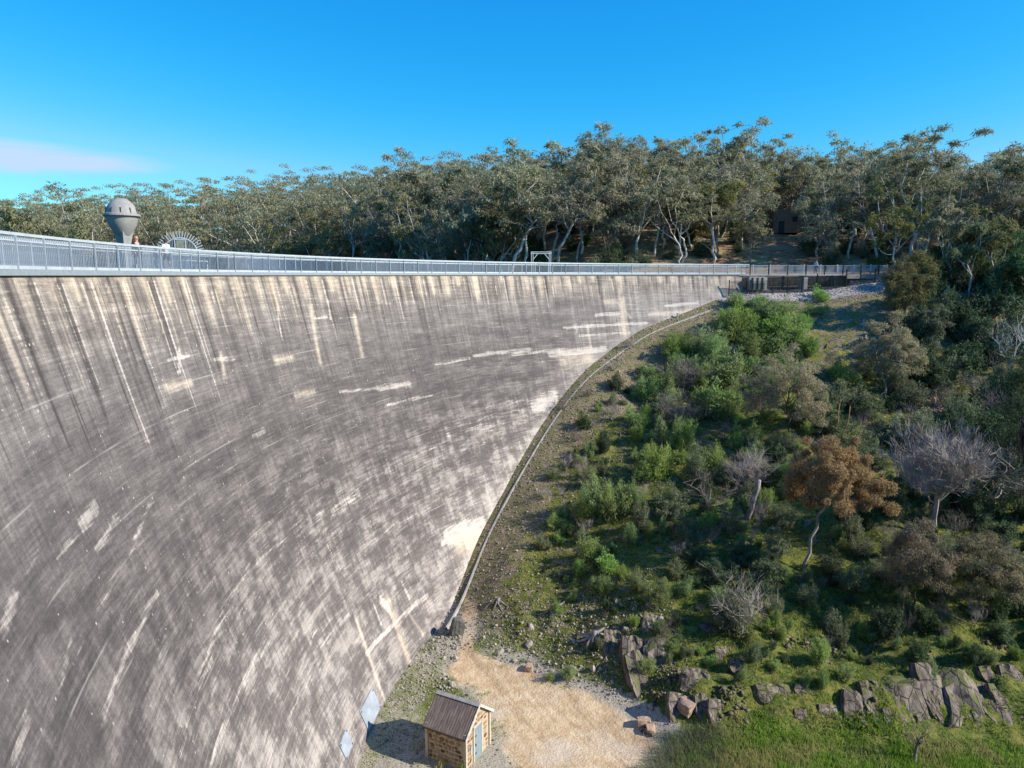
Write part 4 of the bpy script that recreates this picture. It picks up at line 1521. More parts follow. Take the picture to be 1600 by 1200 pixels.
def twiggy(seed, H=2.2, W=1.2, boughs=9, subs=7, twigs=9, mat=L_TWIG, fan=.8, trunk_h=0.25, tr=.035, leaf_m=None, fine=.006, tw=1.0):
    """a dead, leafless bush or tree: boughs, branchlets and a haze of fine twigs"""
    r = np.random.default_rng(seed)
    g = Geo()
    tb, td, tl = [], [], []
    st0 = np.array((0, 0, H * trunk_h))
    g.tube(curve((0, 0, -.3), st0, r, .08, 5), np.linspace(tr * 1.3, tr, 5), 6)
    for k in range(boughs):
        a = 2 * math.pi * (k + r.uniform(-.3, .3)) / boughs
        rad = W * r.uniform(.5, 1.0) * fan
        e = np.array((math.cos(a) * rad, math.sin(a) * rad, H * r.uniform(.62, .95) * (1 - .25 * (rad / W) ** 2)))
        p = curve(st0 * r.uniform(.7, 1), e, r, .15, 7)
        g.tube(p, np.linspace(tr * .6, tr * .14, 7), 4, cap=False)
        for s in range(subs):
            b = p[r.integers(2, 7)]
            e2 = b + np.array((r.normal() * .26 * W, r.normal() * .26 * W, r.uniform(.02, .24) * H))
            p2 = curve(b, e2, r, .15, 4)
            g.tube(p2, np.linspace(tr * .2, tr * .06, 4), 3, cap=False)
            q = p2[r.integers(1, 4, twigs)] + r.normal(size=(twigs, 3)) * .03 * W
            tb.append(q)
            d = r.normal(size=(twigs, 3)) * .55 + unit(e2 - b) + np.array((0, 0, .45))
            td.append(d)
            tl.append(r.uniform(.12, .26, twigs) * H * tw)
    tb, td, tl = np.concatenate(tb), np.concatenate(td), np.concatenate(tl)
    tw = leaf_mesh("twigs", tb, td, tl, fine * H, leaf_m or mat, r, True)
    return Plant([("branches", g.mesh("branches", mat)), ("twigs", tw)], H, 2 * W)


def plant(kind, name, label, cat, p, h, rz=None, group=None, wide=1.0):
    s = h / kind.h
    o = thing(name, label, cat, p, random.uniform(0, 6.28) if rz is None else rz, group, (s * wide, s * wide, s))
    for nm, me_ in kind.parts:
        link(nm, me_, o)
    return o


# -- kinds of tree in the forest
GUMS = [
    gum(11, 15, .40, 5, .30, 3, 1.0, 66), gum(12, 15, .34, 6, .33, 3, .95, 66, bare=2), gum(13, 15, .46, 4, .26, 4, .95, 66),
    gum(14, 14, .30, 6, .36, 3, 1.05, 66, trunks=2), gum(15, 16, .5, 5, .22, 4, .9, 62, bare=3), gum(16, 13, .33, 6, .38, 4, 1.0, 66, bark_m=B_DARK),
    gum(17, 14, .28, 7, .36, 4, 1.05, 66, leaf_m=L_GUM_OLIVE, low=.2), gum(18, 12, .25, 7, .40, 4, 1.05, 66, bark_m=B_GREY, low=.15), gum(19, 15, .42, 6, .30, 3, .95, 62, lean=(.10, .02), bare=3),
]
THIN = gum(21, 17, .5, 6, .20, 2, .85, 95)
UNDER = [shrub(31, 34, 44, 3.0, 1.5, (.30, .12), L_DARK), shrub(32, 34, 44, 2.6, 1.7, (.30, .12), L_DARK, upright=.4), shrub(33, 30, 46, 3.2, 1.5, (.28, .11), L_GREYGREEN, upright=.5), shrub(34, 36, 44, 4.0, 1.6, (.32, .12), L_DARK, upright=.7)]

SKY_X = [0, 60, 90, 140, 200, 280, 340, 400, 470, 560, 620, 650, 690, 740, 790, 830, 860, 900, 950, 990, 1020, 1040, 1110, 1135, 1165, 1200, 1230, 1300, 1340, 1380, 1420, 1480, 1505, 1540, 1600, 1700]
SKY_Y = [330, 300, 290, 315, 300, 298, 280, 270, 262, 262, 240, 232, 245, 235, 232, 235, 262, 215, 212, 215, 235, 225, 230, 215, 228, 245, 238, 245, 255, 234, 238, 255, 268, 255, 240, 240]


def horizon_of_trees(x, y):
    """how high the crowns of the photographed wood reach above eye level along this bearing (metres at that distance)"""
    px = 800 + FOCAL * x / (y * CP) * 1.0
    py = np.interp(px, SKY_X, SKY_Y)
    d = sight(px, py)
    return d[2] / d[1] * y


fr = np.random.default_rng(77)
KEEP_OUT = [(RU[0], RU[1], 4.5), (4.2, 104, 3.5), (45.5, 124, 3.5), (43, 117, 4)]
trees = []
tries = 0
cells = {}


def free(x, y, d):
    cx_, cy_ = int(x // 5), int(y // 5)
    for i in range(cx_ - 2, cx_ + 3):
        for j in range(cy_ - 2, cy_ + 3):
            for (a, b) in cells.get((i, j), ()):
                if (a - x) ** 2 + (b - y) ** 2 < d * d:
                    return False
    return True


ruin_ray = RU[0] / RU[1]
cand = []
for _ in range(14000):
    tn = fr.uniform(-.84, .90)
    y = 104 + 225 * fr.random() ** 1.2
    x = tn * y
    cand.append((y, x))
cand.sort()
H_C = height(np.array([c[1] for c in cand]), np.array([c[0] for c in cand]))
for (y, x), z in zip(cand, H_C):
    if z < -1.6 or np.hypot(x - CX, y - CY) < 64:
        continue
    tn = x / y
    if y < 112 and .22 < tn < .50:
        continue
    if y < 112 and tn < .30:
        continue
    if any(np.hypot(x - a, y - b) < d for a, b, d in KEEP_OUT):
        continue
    if y < RU[1] and abs(tn - ruin_ray) < .04:
        continue
    dmin = 3.7 + .016 * (y - 100)
    if not free(x, y, dmin):
        continue
    cells.setdefault((int(x // 5), int(y // 5)), []).append((x, y))
    trees.append((x, y, z))
    if len(trees) > 1100:
        break

GUM_DESC = ["pale trunked gum", "bare limbed gum", "narrow crowned gum", "twin stemmed gum", "tall sparse gum", "dark barked gum", "olive leafed gum", "low grey barked gum", "leaning gum"]
SHRUB_DESC = ["upright dark shrub", "spreading dark shrub", "soft grey green shrub", "tall dark shrub"]
FAR_MARKS = [("the valve tower", 187), ("the spiked gate", 290), ("the portal frame", 846), ("the broken limbed gum", 945), ("the thin see-through gum", 1140), ("the brick building", 1219), ("the leaning trunks", 1400), ("the skyline end gum", 1580), ("the tall tufted gum", 655), ("the crest railing middle", 470)]


def wood_label(desc, x, y, z):
    """which part of the wood: its row and the nearest landmark on this bearing"""
    px = 800 + FOCAL * x / (y * CP - z * SP)
    nm, mx = min(FAR_MARKS, key=lambda q: abs(q[1] - px))
    side = "left of" if px < mx - 12 else "right of" if px > mx + 12 else "by"
    row = "front" if y < 118 else "middle" if y < 150 else "back"
    return f"{desc} in the {row} row of trees {side} {nm}"


trees.sort(key=lambda t: np.hypot(t[0], t[1]))
mass_v, n_ind = [], 0
for i, (x, y, z) in enumerate(trees):
    room = horizon_of_trees(x, y) * (fr.uniform(1.0, 1.13) if fr.random() < .22 else fr.uniform(.70, 1.0)) * 1.07 - z
    h = min(fr.uniform(11.5, 19.5) * (1 + .12 * (y > 170)), room)
    if h < 4.0:
        continue
    if h < 7.5:
        h = max(h, 4.5)
    if n_ind < 285:
        ki = int(fr.integers(len(GUMS)))
        k = GUMS[ki]
        plant(k, "gum_tree", wood_label(GUM_DESC[ki], x, y, z), "tree", (x, y, z), h, group="gum trees of the wood across the dam", wide=fr.uniform(1.0, 1.35) * (1.25 if h < 8 else 1.0))
        n_ind += 1
    else:
        mass_v.append((x, y, z, h))

print('individual', n_ind, 'mass', len(mass_v))
# the far part of the wood that reads as one mass: joined crowns and trunks
r = np.random.default_rng(5)
bs, ds = [], []
gt = Geo()
for (x, y, z, h) in mass_v:
    for c in range(20):
        t = np.array((x + r.normal() * h * .19, y + r.normal() * h * .19, z + h * r.uniform(.08, .95)))
        n = 62
        u = unit(r.normal(size=(n, 3))) * r.random((n, 1)) ** .45
        u[:, 2] = np.abs(u[:, 2]) * .8 - .2
        bs.append(t + u * np.array((1.5, 1.5, .95)) * h / 13)
        d = r.normal(size=(n, 3)) * .7
        d[:, 2] -= .7
        ds.append(d)
        if c < 4:
            gt.tube([(x, y, z + h * .35), t], (.12, .05), 3, cap=False)
    gt.tube([(x, y, z - .3), (x + r.normal() * .4, y, z + h * .4)], (.25, .14), 4, cap=False)
wood = leaf_mesh("far_wood", np.concatenate(bs), np.concatenate(ds), .62, .29, L_GUM_MASS, r, False)
wo = stuff(link("far_wood", wood))
stuff(link("far_wood_trunks", gt.mesh("far_wood_trunks", B_PALE), wo))

# undergrowth at the foot of the wood
ur = np.random.default_rng(8)
n_under = 0
for _ in range(1800):
    tn = ur.uniform(-.78, .80)
    y = 104 + 90 * ur.random() ** 1.5
    x = tn * y
    z = gz(x, y)
    if z < -1.5 or np.hypot(x - CX, y - CY) < 65 or (y < 107.5 and .18 < tn < .49) or (y < 113.5 and .26 < tn < .41) or (abs(tn - ruin_ray) < .03 and y < RU[1]):
        continue
    if any(np.hypot(x - a, y - b) < d * .8 for a, b, d in KEEP_OUT):
        continue
    ki = int(ur.integers(4))
    plant(UNDER[ki], "undergrowth_shrub", wood_label(SHRUB_DESC[ki], x, y, z), "shrub", (x, y, z - .1), ur.uniform(1.3, 3.6), group="shrubs under the wood", wide=ur.uniform(1, 1.5))
    n_under += 1
    if n_under >= 290:
        break


def stand(px, py, top_py):
    """foot of a plant seen at (px, py) and its height when its top is seen at top_py"""
    p, t = on_ground(px, py)
    d = sight(px, top_py)
    return p, d[2] / d[1] * p[1] - p[2]


def hero(kind, px, py, top, name, label, cat="tree", wide=1.0, rz=None, y_at=None):
    if y_at is None:
        p, h = stand(px, py, top)
    else:
        d = sight(px, py)
        p = d * (y_at / d[1])
        p[2] = gz(p[0], p[1])
        d2 = sight(px, top)
        h = d2[2] / d2[1] * y_at - p[2]
    return plant(kind, name, label, cat, p, h, rz, None, wide)


hero(gum(101, 16, .33, 6, .34, 4, 1.15, 120, bare=3), 935, 360, 210, "gum_tree", "tall broad gum with a forked white trunk and one broken bare limb", y_at=131, wide=1.1, rz=.4)
hero(gum(102, 16, .42, 5, .30, 4, 1.15, 120), 1067, 365, 226, "gum_tree", "gum with a straight dark foot and two rounded high crowns", y_at=128, rz=1.0)
hero(THIN, 1140, 370, 206, "gum_tree", "thin see-through gum rising highest above the wood", y_at=140, rz=2.0)
hero(gum(104, 12, .28, 8, .40, 4, 1.2, 130, leaf_m=L_GUM_OLIVE, bark_m=B_DARK, low=.12), 1115, 398, 275, "gum_tree", "dense olive gum low in front of the wood left of the earth track", y_at=117, wide=1.15, rz=.2)
hero(gum(105, 15, .36, 7, .40, 4, 1.15, 130, lean=(.16, 0), trunks=2, bare=3, bark_m=B_GREY), 1390, 392, 232, "gum_tree", "large spreading gum with leaning dark and pale trunks above the black fence", y_at=113, wide=1.15, rz=0)
hero(gum(106, 16, .5, 5, .30, 4, 1.2, 110), 655, 380, 232, "gum_tree", "tall gum with rounded tufts standing up out of the wood left of centre", y_at=155, wide=1.15)
hero(gum(107, 10, .3, 6, .38, 4, 1.1, 130, leaf_m=L_SAPLING, bark_m=B_RED), 778, 412, 308, "gum_tree", "brownish olive gum with a red trunk just behind the crest railing", y_at=116, wide=1.1)
hero(gum(108, 15, .4, 6, .34, 4, 1.15, 120), 1235, 392, 238, "gum_tree", "pale trunked gum directly above the brick building", y_at=139)
hero(gum(109, 15, .35, 7, .42, 4, 1.2, 130), 1592, 400, 240, "gum_tree", "dark gum crowding the skyline at the far end of the wood", y_at=108, wide=1.1)
hero(gum(110, 14, .4, 5, .32, 4, 1.2, 110), 75, 385, 286, "gum_tree", "gum with white trunks rising beyond the railing beside the valve tower", y_at=150)
hero(domed(111, 9.5, 2.7, .50, 9, 90, .8, 150, (.28, .1), B_DARK, L_GUM_OLIVE, (0, 0), .022, under=.6), 1411, 505, 392, "gum_tree", "round topped olive gum with a dark trunk at the end of the black fence", rz=.3, wide=1.05)
hero(gum(112, 11, .5, 5, .28, 4, .95, 110, leaf_m=L_GREYGREEN, bare=2), 1512, 475, 352, "gum_tree", "slim gum with a straight white trunk on the slope right of the round olive gum", rz=1.1)
hero(domed(113, 7.5, 3.0, .46, 12, 90, .62, 320, (.18, .06), B_PALE, L_SAPLING, (0, 0), .016, stems=3, drop=.8), 1384, 622, 498, "gum_sapling", "pale olive young gum with three white stems on the upper slope", wide=1.0, rz=.2)
hero(domed(114, 7.5, 3.1, .42, 11, 90, .66, 300, (.18, .06), B_DARK, L_SAPLING, (.02, 0), .014, drop=.8), 1228, 690, 550, "gum_sapling", "tan and olive young gum with one dark stem above the rust tree", wide=1.0, rz=2.5)
hero(gum(115, 6.5, .62, 4, .14, 2, .45, 45, (.22, .07), B_RED, L_GREYGREEN, trunks=2), 1310, 700, 590, "gum_sapling", "nearly bare twin stemmed gum with pinkish trunks behind the rust tree", rz=0)
hero(domed(116, 8.0, 2.85, .55, 11, 120, .50, 560, (.13, .05), lean=(.16, .02), under=.02, tr0=.014), 1258, 895, 680, "rust_tree", "rust brown leafed tree with a curved pale trunk on the dark slope", wide=.88, rz=0)
hero(twiggy(117, 6.5, 2.35, 14, 20, 34, L_TWIG_GREY, .95, .42, .12, fine=.0032, tw=.48), 1458, 838, 666, "dead_tree", "large leafless grey tree with a fan of fine twigs right of the rust tree", rz=0, wide=1.0)
hero(domed(118, 5.5, 1.7, .50, 9, 60, .5, 260, (.22, .04), B_DARK, L_BROWN, (.0, 0), .012, under=.5, drop=.9), 1427, 952, 815, "wispy_tree", "brownish wispy she-oak below the grey dead tree", wide=1.0)
hero(domed(119, 5.2, 2.1, .52, 9, 70, .5, 260, (.22, .04), B_DARK, L_BROWN, (.05, 0), .012, under=.5, drop=.9), 1523, 952, 838, "wispy_tree", "wider brown she-oak with a thin dark stem above the rock outcrop", wide=1.2)
hero(domed(120, 15, 2.3, .45, 10, 110, .8, 150, (.26, .07), B_DARK, L_DARK, (0, 0), .012, under=.75), 1583, 815, 520, "pine_tree", "tall narrow dark green tree beside the grey dead tree", wide=.9)
hero(twiggy(121, 3.2, 2.3, 5, 7, 14, L_TWIG, .95, .30, .07, fine=.004), 1105, 812, 738, "dead_shrub", "dead pale shrub with two drooping arched boughs", wide=1.1)
hero(twiggy(122, 3.6, 1.4, 4, 5, 4, B_GREY, .8, .42, .09, fine=.003), 1432, 1192, 1112, "dead_sapling", "bare crooked grey sapling standing in the reeds")
hero(twiggy(123, 2.8, 1.9, 12, 12, 18, L_TWIG, .95, .15, .05, fine=.004), 1062, 668, 612, "dead_shrub", "grey brown dead bush low on the bank beneath the taller dead bush", wide=1.15)
hero(twiggy(124, 2.8, 1.7, 12, 12, 18, L_TWIG, .95, .15, .05, fine=.004), 1070, 622, 566, "dead_shrub", "grey brown dead bush in the middle of the bright green thicket", wide=1.1)
hero(twiggy(125, 2.6, 1.5, 11, 12, 18, L_TWIG_GREY, .95, .12, .05, fine=.004), 1168, 768, 704, "dead_shrub", "mauve grey dead bush above the leaning dead trunk", wide=1.1)
hero(twiggy(126, 3.4, 2.6, 9, 9, 14, L_TWIG_GREY, .95, .2, .08, fine=.004), 1550, 800, 690, "dead_shrub", "grey dead bush with spreading boughs beside the tall dark tree", wide=1.1)
hero(twiggy(127, 5.5, 2.4, 7, 6, 8, B_PALE, .9, .3, .12, fine=.003), 1575, 590, 500, "dead_tree", "dead white branched tree on the upper slope at the wood edge")
hero(twiggy(128, 3.0, 1.8, 8, 9, 10, L_TWIG_GREY, .95, .2, .06, fine=.004), 1160, 990, 905, "dead_shrub", "leafless drooping grey shrub over the green slope below the rust tree")
hero(twiggy(129, 2.6, 1.6, 9, 10, 12, L_TWIG, .9, .1, .05, fine=.004), 1560, 665, 610, "dead_shrub", "tangled pale dead shrub in the shade right of the three stemmed sapling")

for q_, (px, py, top, lab) in enumerate(((1478, 455, 312, "slender grey green gum left of the slim white trunked gum"), (1556, 470, 318, "taller slender gum right of the slim white trunked gum"), (1604, 520, 360, "dark slender gum at the right end of the upper slope"), (1452, 560, 470, "small leafy gum below the round olive gum"))):
    hero(gum(140 + q_, 11, .42, 6, .26, 4, .85, 100, leaf_m=(L_GUM, L_GUM_OLIVE, L_DARK, L_GREYGREEN)[q_], bare=1), px, py, top, "gum_tree", lab, rz=q_ * 1.3)

# -- shrubs of the far bank
BR = [shrub(41, 36, 115, 2.0, .9, (.14, .04), upright=1.3), shrub(42, 44, 115, 2.0, 1.1, (.14, .04), upright=1.2), shrub(43, 26, 120, 2.2, .7, (.13, .04), upright=1.6), shrub(44, 40, 110, 1.8, 1.15, (.16, .042), upright=1.1), shrub(45, 16, 115, 1.8, .5, (.14, .04), upright=1.7), shrub(46, 46, 115, 2.4, 1.2, (.15, .04), upright=1.3)]
GG = [shrub(51, 44, 90, 2.0, 1.1, (.13, .04), L_GREYGREEN, upright=.6), shrub(52, 38, 90, 2.0, .9, (.14, .04), L_GREYGREEN), shrub(53, 46, 95, 1.8, 1.2, (.15, .05), L_GREYGREEN, upright=.4)]
DK = [shrub(61, 46, 95, 2.0, 1.1, (.17, .06), L_DARK, upright=.5), shrub(62, 46, 95, 2.2, 1.2, (.18, .06), L_DARK, upright=.7), shrub(63, 50, 95, 1.8, 1.3, (.17, .06), L_DARK, upright=.3)]
DD = [twiggy(71, 1.6, 1.1, 9, 9, 12, L_TWIG, .95, .08, .03, fine=.005), twiggy(72, 1.8, 1.2, 9, 8, 12, L_TWIG_GREY, .95, .1, .03, fine=.005)]

MARKS = [("the leaning dead trunk", 1176, 780), ("the rust tree", 1290, 770), ("the grey dead tree", 1465, 750), ("the three stemmed sapling", 1384, 570), ("the tan young gum", 1230, 620), ("the twin stemmed gum", 1310, 650),
         ("the round olive gum", 1420, 440), ("the slim white trunked gum", 1512, 430), ("the tall dark tree", 1585, 680), ("the mid-thicket dead bush", 1070, 598), ("the lower thicket dead bush", 1062, 645), ("the mauve dead bush", 1165, 740),
         ("the brown she-oak", 1425, 890), ("the wider brown she-oak", 1530, 900), ("the drooping grey shrub", 1160, 950), ("the arched dead shrub", 1105, 780), ("the gravel bank", 1230, 462), ("the kerb", 900, 640), ("the leaning pale slab", 1005, 1080),
         ("the largest rock face", 1525, 1100), ("the uprooted stump", 862, 955), ("the cut stump", 925, 995), ("the blue grey marker post", 1349, 505), ("the dead white tree", 1575, 550), ("the crooked bare sapling", 1435, 1150)]
used_labels = {}


def singled(base_, px, py, size_word):
    """a label that says by which landmark this one stands"""
    nm, mx, my = min(MARKS, key=lambda q: (q[1] - px) ** 2 + 1.6 * (q[2] - py) ** 2)
    dx, dy = px - mx, py - my
    side = ("right of" if dx > 0 else "left of") if abs(dx) > abs(dy) * 1.2 else ("below" if dy > 0 else "above")
    near = "just " if math.hypot(dx, dy) < 55 else ""
    for lab in (f"{base_} {near}{side} {nm}", f"{size_word} {base_} {near}{side} {nm}", f"{size_word} {base_} further {side} {nm}"):
        if lab not in used_labels:
            used_labels[lab] = 1
            return lab
    used_labels[lab] += 1
    return lab


sr_ = np.random.default_rng(14)
SETS = [
    # (kinds, name, label, group, [(px, foot py, width px, height px)])
    (BR, "green_shrub", "feathery bright green thicket shrub", "bright shrubs of the upper thicket", [
        (1135, 520, 44, 34), (1165, 505, 50, 36), (1195, 498, 50, 34), (1225, 496, 46, 30), (1150, 535, 56, 44), (1190, 530, 60, 46), (1225, 520, 50, 38), (1120, 550, 44, 40), (1105, 545, 40, 36),
        (1055, 560, 44, 42), (1085, 560, 44, 40), (1060, 585, 40, 36), (1115, 575, 48, 44), (1135, 600, 56, 50), (1100, 612, 50, 40), (1165, 585, 50, 44), (1205, 548, 54, 42), (1240, 535, 46, 36), (1035, 610, 50, 42),
        (1010, 625, 44, 42), (1040, 640, 52, 44), (1115, 650, 64, 62), (1135, 655, 48, 60), (1095, 655, 40, 46), (1170, 560, 44, 36), (1250, 515, 34, 28), (1283, 470, 24, 26), (1283, 490, 20, 18), (1210, 580, 46, 38),
        (1215, 610, 50, 42), (1185, 615, 44, 36), (1260, 555, 44, 32), (1150, 480, 30, 20), (1180, 480, 34, 20), (1015, 590, 34, 28), (1090, 585, 40, 34), (1265, 490, 26, 18), (1060, 535, 28, 22)]),
    (BR, "green_shrub", "bright green shrub", "bright shrubs of the open bank", [
        (992, 665, 26, 34), (995, 690, 26, 30), (1025, 745, 60, 56), (1010, 752, 44, 40), (1110, 735, 40, 40), (1148, 700, 20, 44), (930, 800, 60, 60), (960, 805, 56, 60), (995, 800, 34, 50), (915, 815, 40, 36),
        (920, 875, 34, 44), (950, 893, 30, 36), (870, 825, 36, 26), (905, 900, 24, 24), (985, 850, 26, 30), (1015, 845, 16, 28), (1035, 835, 14, 26), (975, 905, 22, 26), (1000, 925, 34, 34), (945, 930, 28, 28),
        (1165, 800, 24, 26), (1030, 950, 40, 40), (1068, 930, 36, 34), (895, 940, 20, 22), (870, 960, 20, 20), (1320, 600, 44, 40), (1200, 655, 36, 24), (1245, 640, 30, 22), (1150, 660, 30, 24), (1085, 680, 30, 24)]),
    (GG, "grey_green_shrub", "soft grey green shrub", "grey green shrubs of the bank", [
        (1045, 805, 66, 44), (1075, 850, 50, 40), (1140, 830, 50, 46), (1145, 985, 70, 60), (1128, 975, 44, 40), (1170, 780, 40, 30), (1298, 990, 34, 38), (1325, 700, 60, 40), (1350, 655, 56, 40), (1390, 690, 60, 40),
        (1420, 640, 60, 40), (1455, 690, 66, 46), (1500, 660, 60, 44), (1330, 745, 60, 50), (1365, 720, 40, 36), (1225, 825, 50, 40), (1210, 870, 50, 40), (1345, 870, 44, 36), (1555, 730, 60, 40), (1330, 920, 60, 40),
        (1380, 905, 50, 36), (1260, 945, 44, 32), (1460, 790, 40, 30), (1500, 880, 44, 34), (1570, 900, 60, 40), (1290, 650, 44, 34), (1270, 600, 40, 30), (1440, 560, 60, 44), (1480, 600, 60, 44)]),
    (DK, "dark_shrub", "dark green bush", "dark shrubs of the right slope", [
        (1420, 540, 70, 60), (1460, 520, 70, 70), (1500, 520, 70, 64), (1540, 500, 80, 70), (1580, 480, 80, 76), (1590, 550, 80, 70), (1550, 570, 70, 60), (1500, 590, 70, 56), (1460, 610, 60, 44), (1430, 590, 60, 50), (1550, 640, 66, 56),
        (1595, 640, 60, 70), (1340, 640, 50, 40), (1300, 640, 50, 40), (1250, 665, 40, 30), (1290, 680, 50, 36), (1410, 700, 60, 44), (1480, 740, 60, 40), (1540, 700, 70, 56), (1590, 720, 60, 60), (1200, 760, 44, 36),
        (1210, 720, 36, 30), (1380, 780, 50, 40), (1350, 790, 50, 40), (1160, 880, 50, 34), (1200, 910, 60, 40), (1300, 900, 50, 36), (1385, 995, 50, 50), (1445, 985, 44, 40), (1180, 940, 50, 40), (1090, 880, 44, 30),
        (1120, 910, 50, 34), (1560, 1000, 44, 34), (1520, 1035, 30, 30), (1560, 850, 60, 40), (1590, 960, 50, 40), (1450, 470, 50, 50), (1490, 455, 50, 50), (1540, 450, 60, 56), (1585, 430, 60, 60), (1520, 545, 60, 50), (1410, 480, 40, 40),
        (1440, 430, 50, 34), (1480, 420, 50, 40), (1530, 415, 60, 50), (1580, 400, 60, 60)]),
    (BR, "low_shrub", "little fresh green shrub", "small shrubs above the outcrop", [
        (1260, 1070, 20, 22), (1320, 1065, 26, 34), (1285, 1075, 18, 30), (1330, 1030, 18, 20), (1220, 1000, 20, 24), (1280, 1010, 16, 16), (1450, 1055, 34, 26), (1515, 1030, 22, 22), (1110, 1040, 20, 22), (1160, 1060, 16, 24),
        (1545, 1035, 26, 24), (1400, 1010, 20, 16), (1210, 1045, 20, 16), (1360, 1000, 20, 18), (1475, 1010, 22, 18), (1590, 1030, 26, 24), (1010, 1050, 26, 26), (1050, 1020, 26, 24), (1030, 990, 22, 20), (860, 1062, 20, 14), (888, 1060, 26, 20)]),
    (DD, "dead_bush", "leafless twiggy bush", "small dead bushes of the bank", [
        (1140, 560, 30, 22), (1160, 610, 34, 26), (1180, 640, 36, 24), (1130, 690, 44, 30), (1090, 700, 36, 24), (880, 640, 30, 20), (920, 620, 26, 16), (960, 580, 30, 16), (900, 690, 30, 20), (985, 545, 26, 14),
        (850, 780, 30, 20), (1000, 780, 34, 24), (1060, 870, 30, 24), (1110, 850, 40, 30), (1250, 760, 30, 24), (1390, 850, 50, 34), (1490, 840, 50, 40), (1540, 900, 50, 36), (1300, 580, 40, 30), (1290, 620, 34, 24),
        (1470, 640, 50, 34), (1520, 620, 46, 34), (1350, 680, 44, 34), (1230, 735, 30, 24), (1470, 970, 40, 30), (1500, 940, 44, 30), (1290, 1020, 24, 26), (1420, 660, 40, 26)]),
]
for kinds, name, label, group, spots in SETS:
    for (px, py, wpx, hpx) in spots:
        p, t = on_ground(px, py)
        h = max(.35, hpx / FOCAL * t * 1.12)
        k = kinds[sr_.integers(len(kinds))]
        wide = np.clip((wpx / FOCAL * t * 1.12) / (k.w * h / k.h), .55, 2.0)
        p[2] -= .05
        plant(k, name, singled(label, px, py, 'smaller' if wpx * hpx < 1500 else 'larger'), "shrub", p, h, group=group, wide=float(wide))

# the scrub between them: one shrub after another wherever the bank is still open
fl = np.random.default_rng(52)
taken = [(px, py, w) for *_x, spots in SETS for (px, py, w, h) in spots]
n_fill = [0, 0, 0, 0]
FILL = [(BR, "green_shrub", "feathery green shrub", "green shrubs filling the bank"), (GG, "grey_green_shrub", "pale grey green shrub", "grey green shrubs filling the bank"),
        (DK, "dark_shrub", "low dark bush", "dark bushes filling the bank"), (DD, "dead_bush", "bare brown bush", "dead bushes filling the bank")]
for _ in range(3200):
    px, py = fl.uniform(815, 1690), fl.uniform(500, 1040)
    edge_px = np.interp(py, [480, 500, 550, 600, 700, 800, 900, 1000, 1060], [1185, 1135, 1045, 960, 885, 850, 830, 860, 900])
    if px < edge_px - 14 + fl.uniform(0, 40) or (py > 760 and px < 1150 and fl.random() < .45) or (py < 560 and 1270 < px < 1400) or (1280 < px < 1340 and 500 < py < 600) or (py > 940 and px > 1250 and fl.random() < .6):
        continue
    right = smooth(1180, 1420, px)
    w = fl.uniform(14, 54) * (1 - .45 * (px < 1000)) * (1 - .3 * (py > 900))
    if any(abs(px - a) < (w + b) * .29 and abs(py - c) < (w + b) * .22 for a, c, b in taken):
        continue
    if abs(px - 1258) < 40 and 780 < py < 900:
        continue
    q = fl.random()
    k = 2 if q < .24 + .34 * right else 1 if q < .46 + .32 * right else 3 if q > .86 else 0
    kinds, name, label, group = FILL[k]
    p, t = on_ground(px, py)
    h = w * fl.uniform(.6, 1.5) / FOCAL * t
    kd = kinds[fl.integers(len(kinds))]
    p[2] -= .05
    plant(kd, name, singled(label, px, py, "smaller" if w < 34 else "larger"), "shrub", p, h, group=group, wide=float(np.clip(w / FOCAL * t / (kd.w * h / kd.h), .6, 1.6)))
    taken.append((px, py, w))
    n_fill[k] += 1
    if sum(n_fill) > 330:
        break
print('fill', n_fill)

# ------------------------------------------------------------------ rocks, stumps and dead wood
m = Nodes("slate_rock")
po = m.obj()
mp = m.n.new('ShaderNodeMapping')
mp.inputs['Scale'].default_value = (1.6, 1.6, .85)
mp.inputs['Rotation'].default_value = (0, R(28), 0)
m.l.new(po, mp.inputs[0])
n1, n2 = m.noise(mp.outputs[0], 2.2, 6, .65), m.noise(po, 9, 5, .7)
cr_ = m.mix(m.step(.34, .66, n1), (.080, .064, .054), (.25, .208, .172))
cr_ = m.mix(m.math('MULTIPLY', m.step(.52, .66, n2), .5), cr_, (.20, .135, .095))
nz_ = m.n.new('ShaderNodeSeparateXYZ')
m.l.new(m.n.new('ShaderNodeNewGeometry').outputs['Normal'], nz_.inputs[0])
up_ = m.step(.72, .98, m.math('ADD', nz_.outputs[2], m.math('MULTIPLY', m.math('SUBTRACT', m.noise(m.pos(), 1.8, 4, .65), .5), 1.3)))
cr_ = m.mix(m.math('MULTIPLY', up_, .85), cr_, (.12, .14, .03))
vc = m.n.new('ShaderNodeTexVoronoi')
vc.feature = 'DISTANCE_TO_EDGE'
m.l.new(mp.outputs[0], vc.inputs['Vector'])
vc.inputs['Scale'].default_value = 1.5
crack = m.step(.0, .05, m.math('ADD', vc.outputs['Distance'], m.math('MULTIPLY', m.math('SUBTRACT', n2, .5), .05)))
cr_ = m.mix(m.math('MULTIPLY', m.math('SUBTRACT', 1.0, crack), .75), cr_, (.045, .038, .032))
MAT_ROCK = m.done(m.bsdf(cr_, .9, 0, .15, m.bump(m.math('ADD', m.math('MULTIPLY', crack, .8), m.math('ADD', n1, m.math('MULTIPLY', n2, .6))), .9, .08)))
MAT_WARMROCK = plain("warm_rock", (.36, .25, .18), .9, var=.35, scale=2, bump=.4)
MAT_PALESTONE = plain("pale_stone", (.33, .295, .25), .9, var=.3, scale=3, bump=.3)


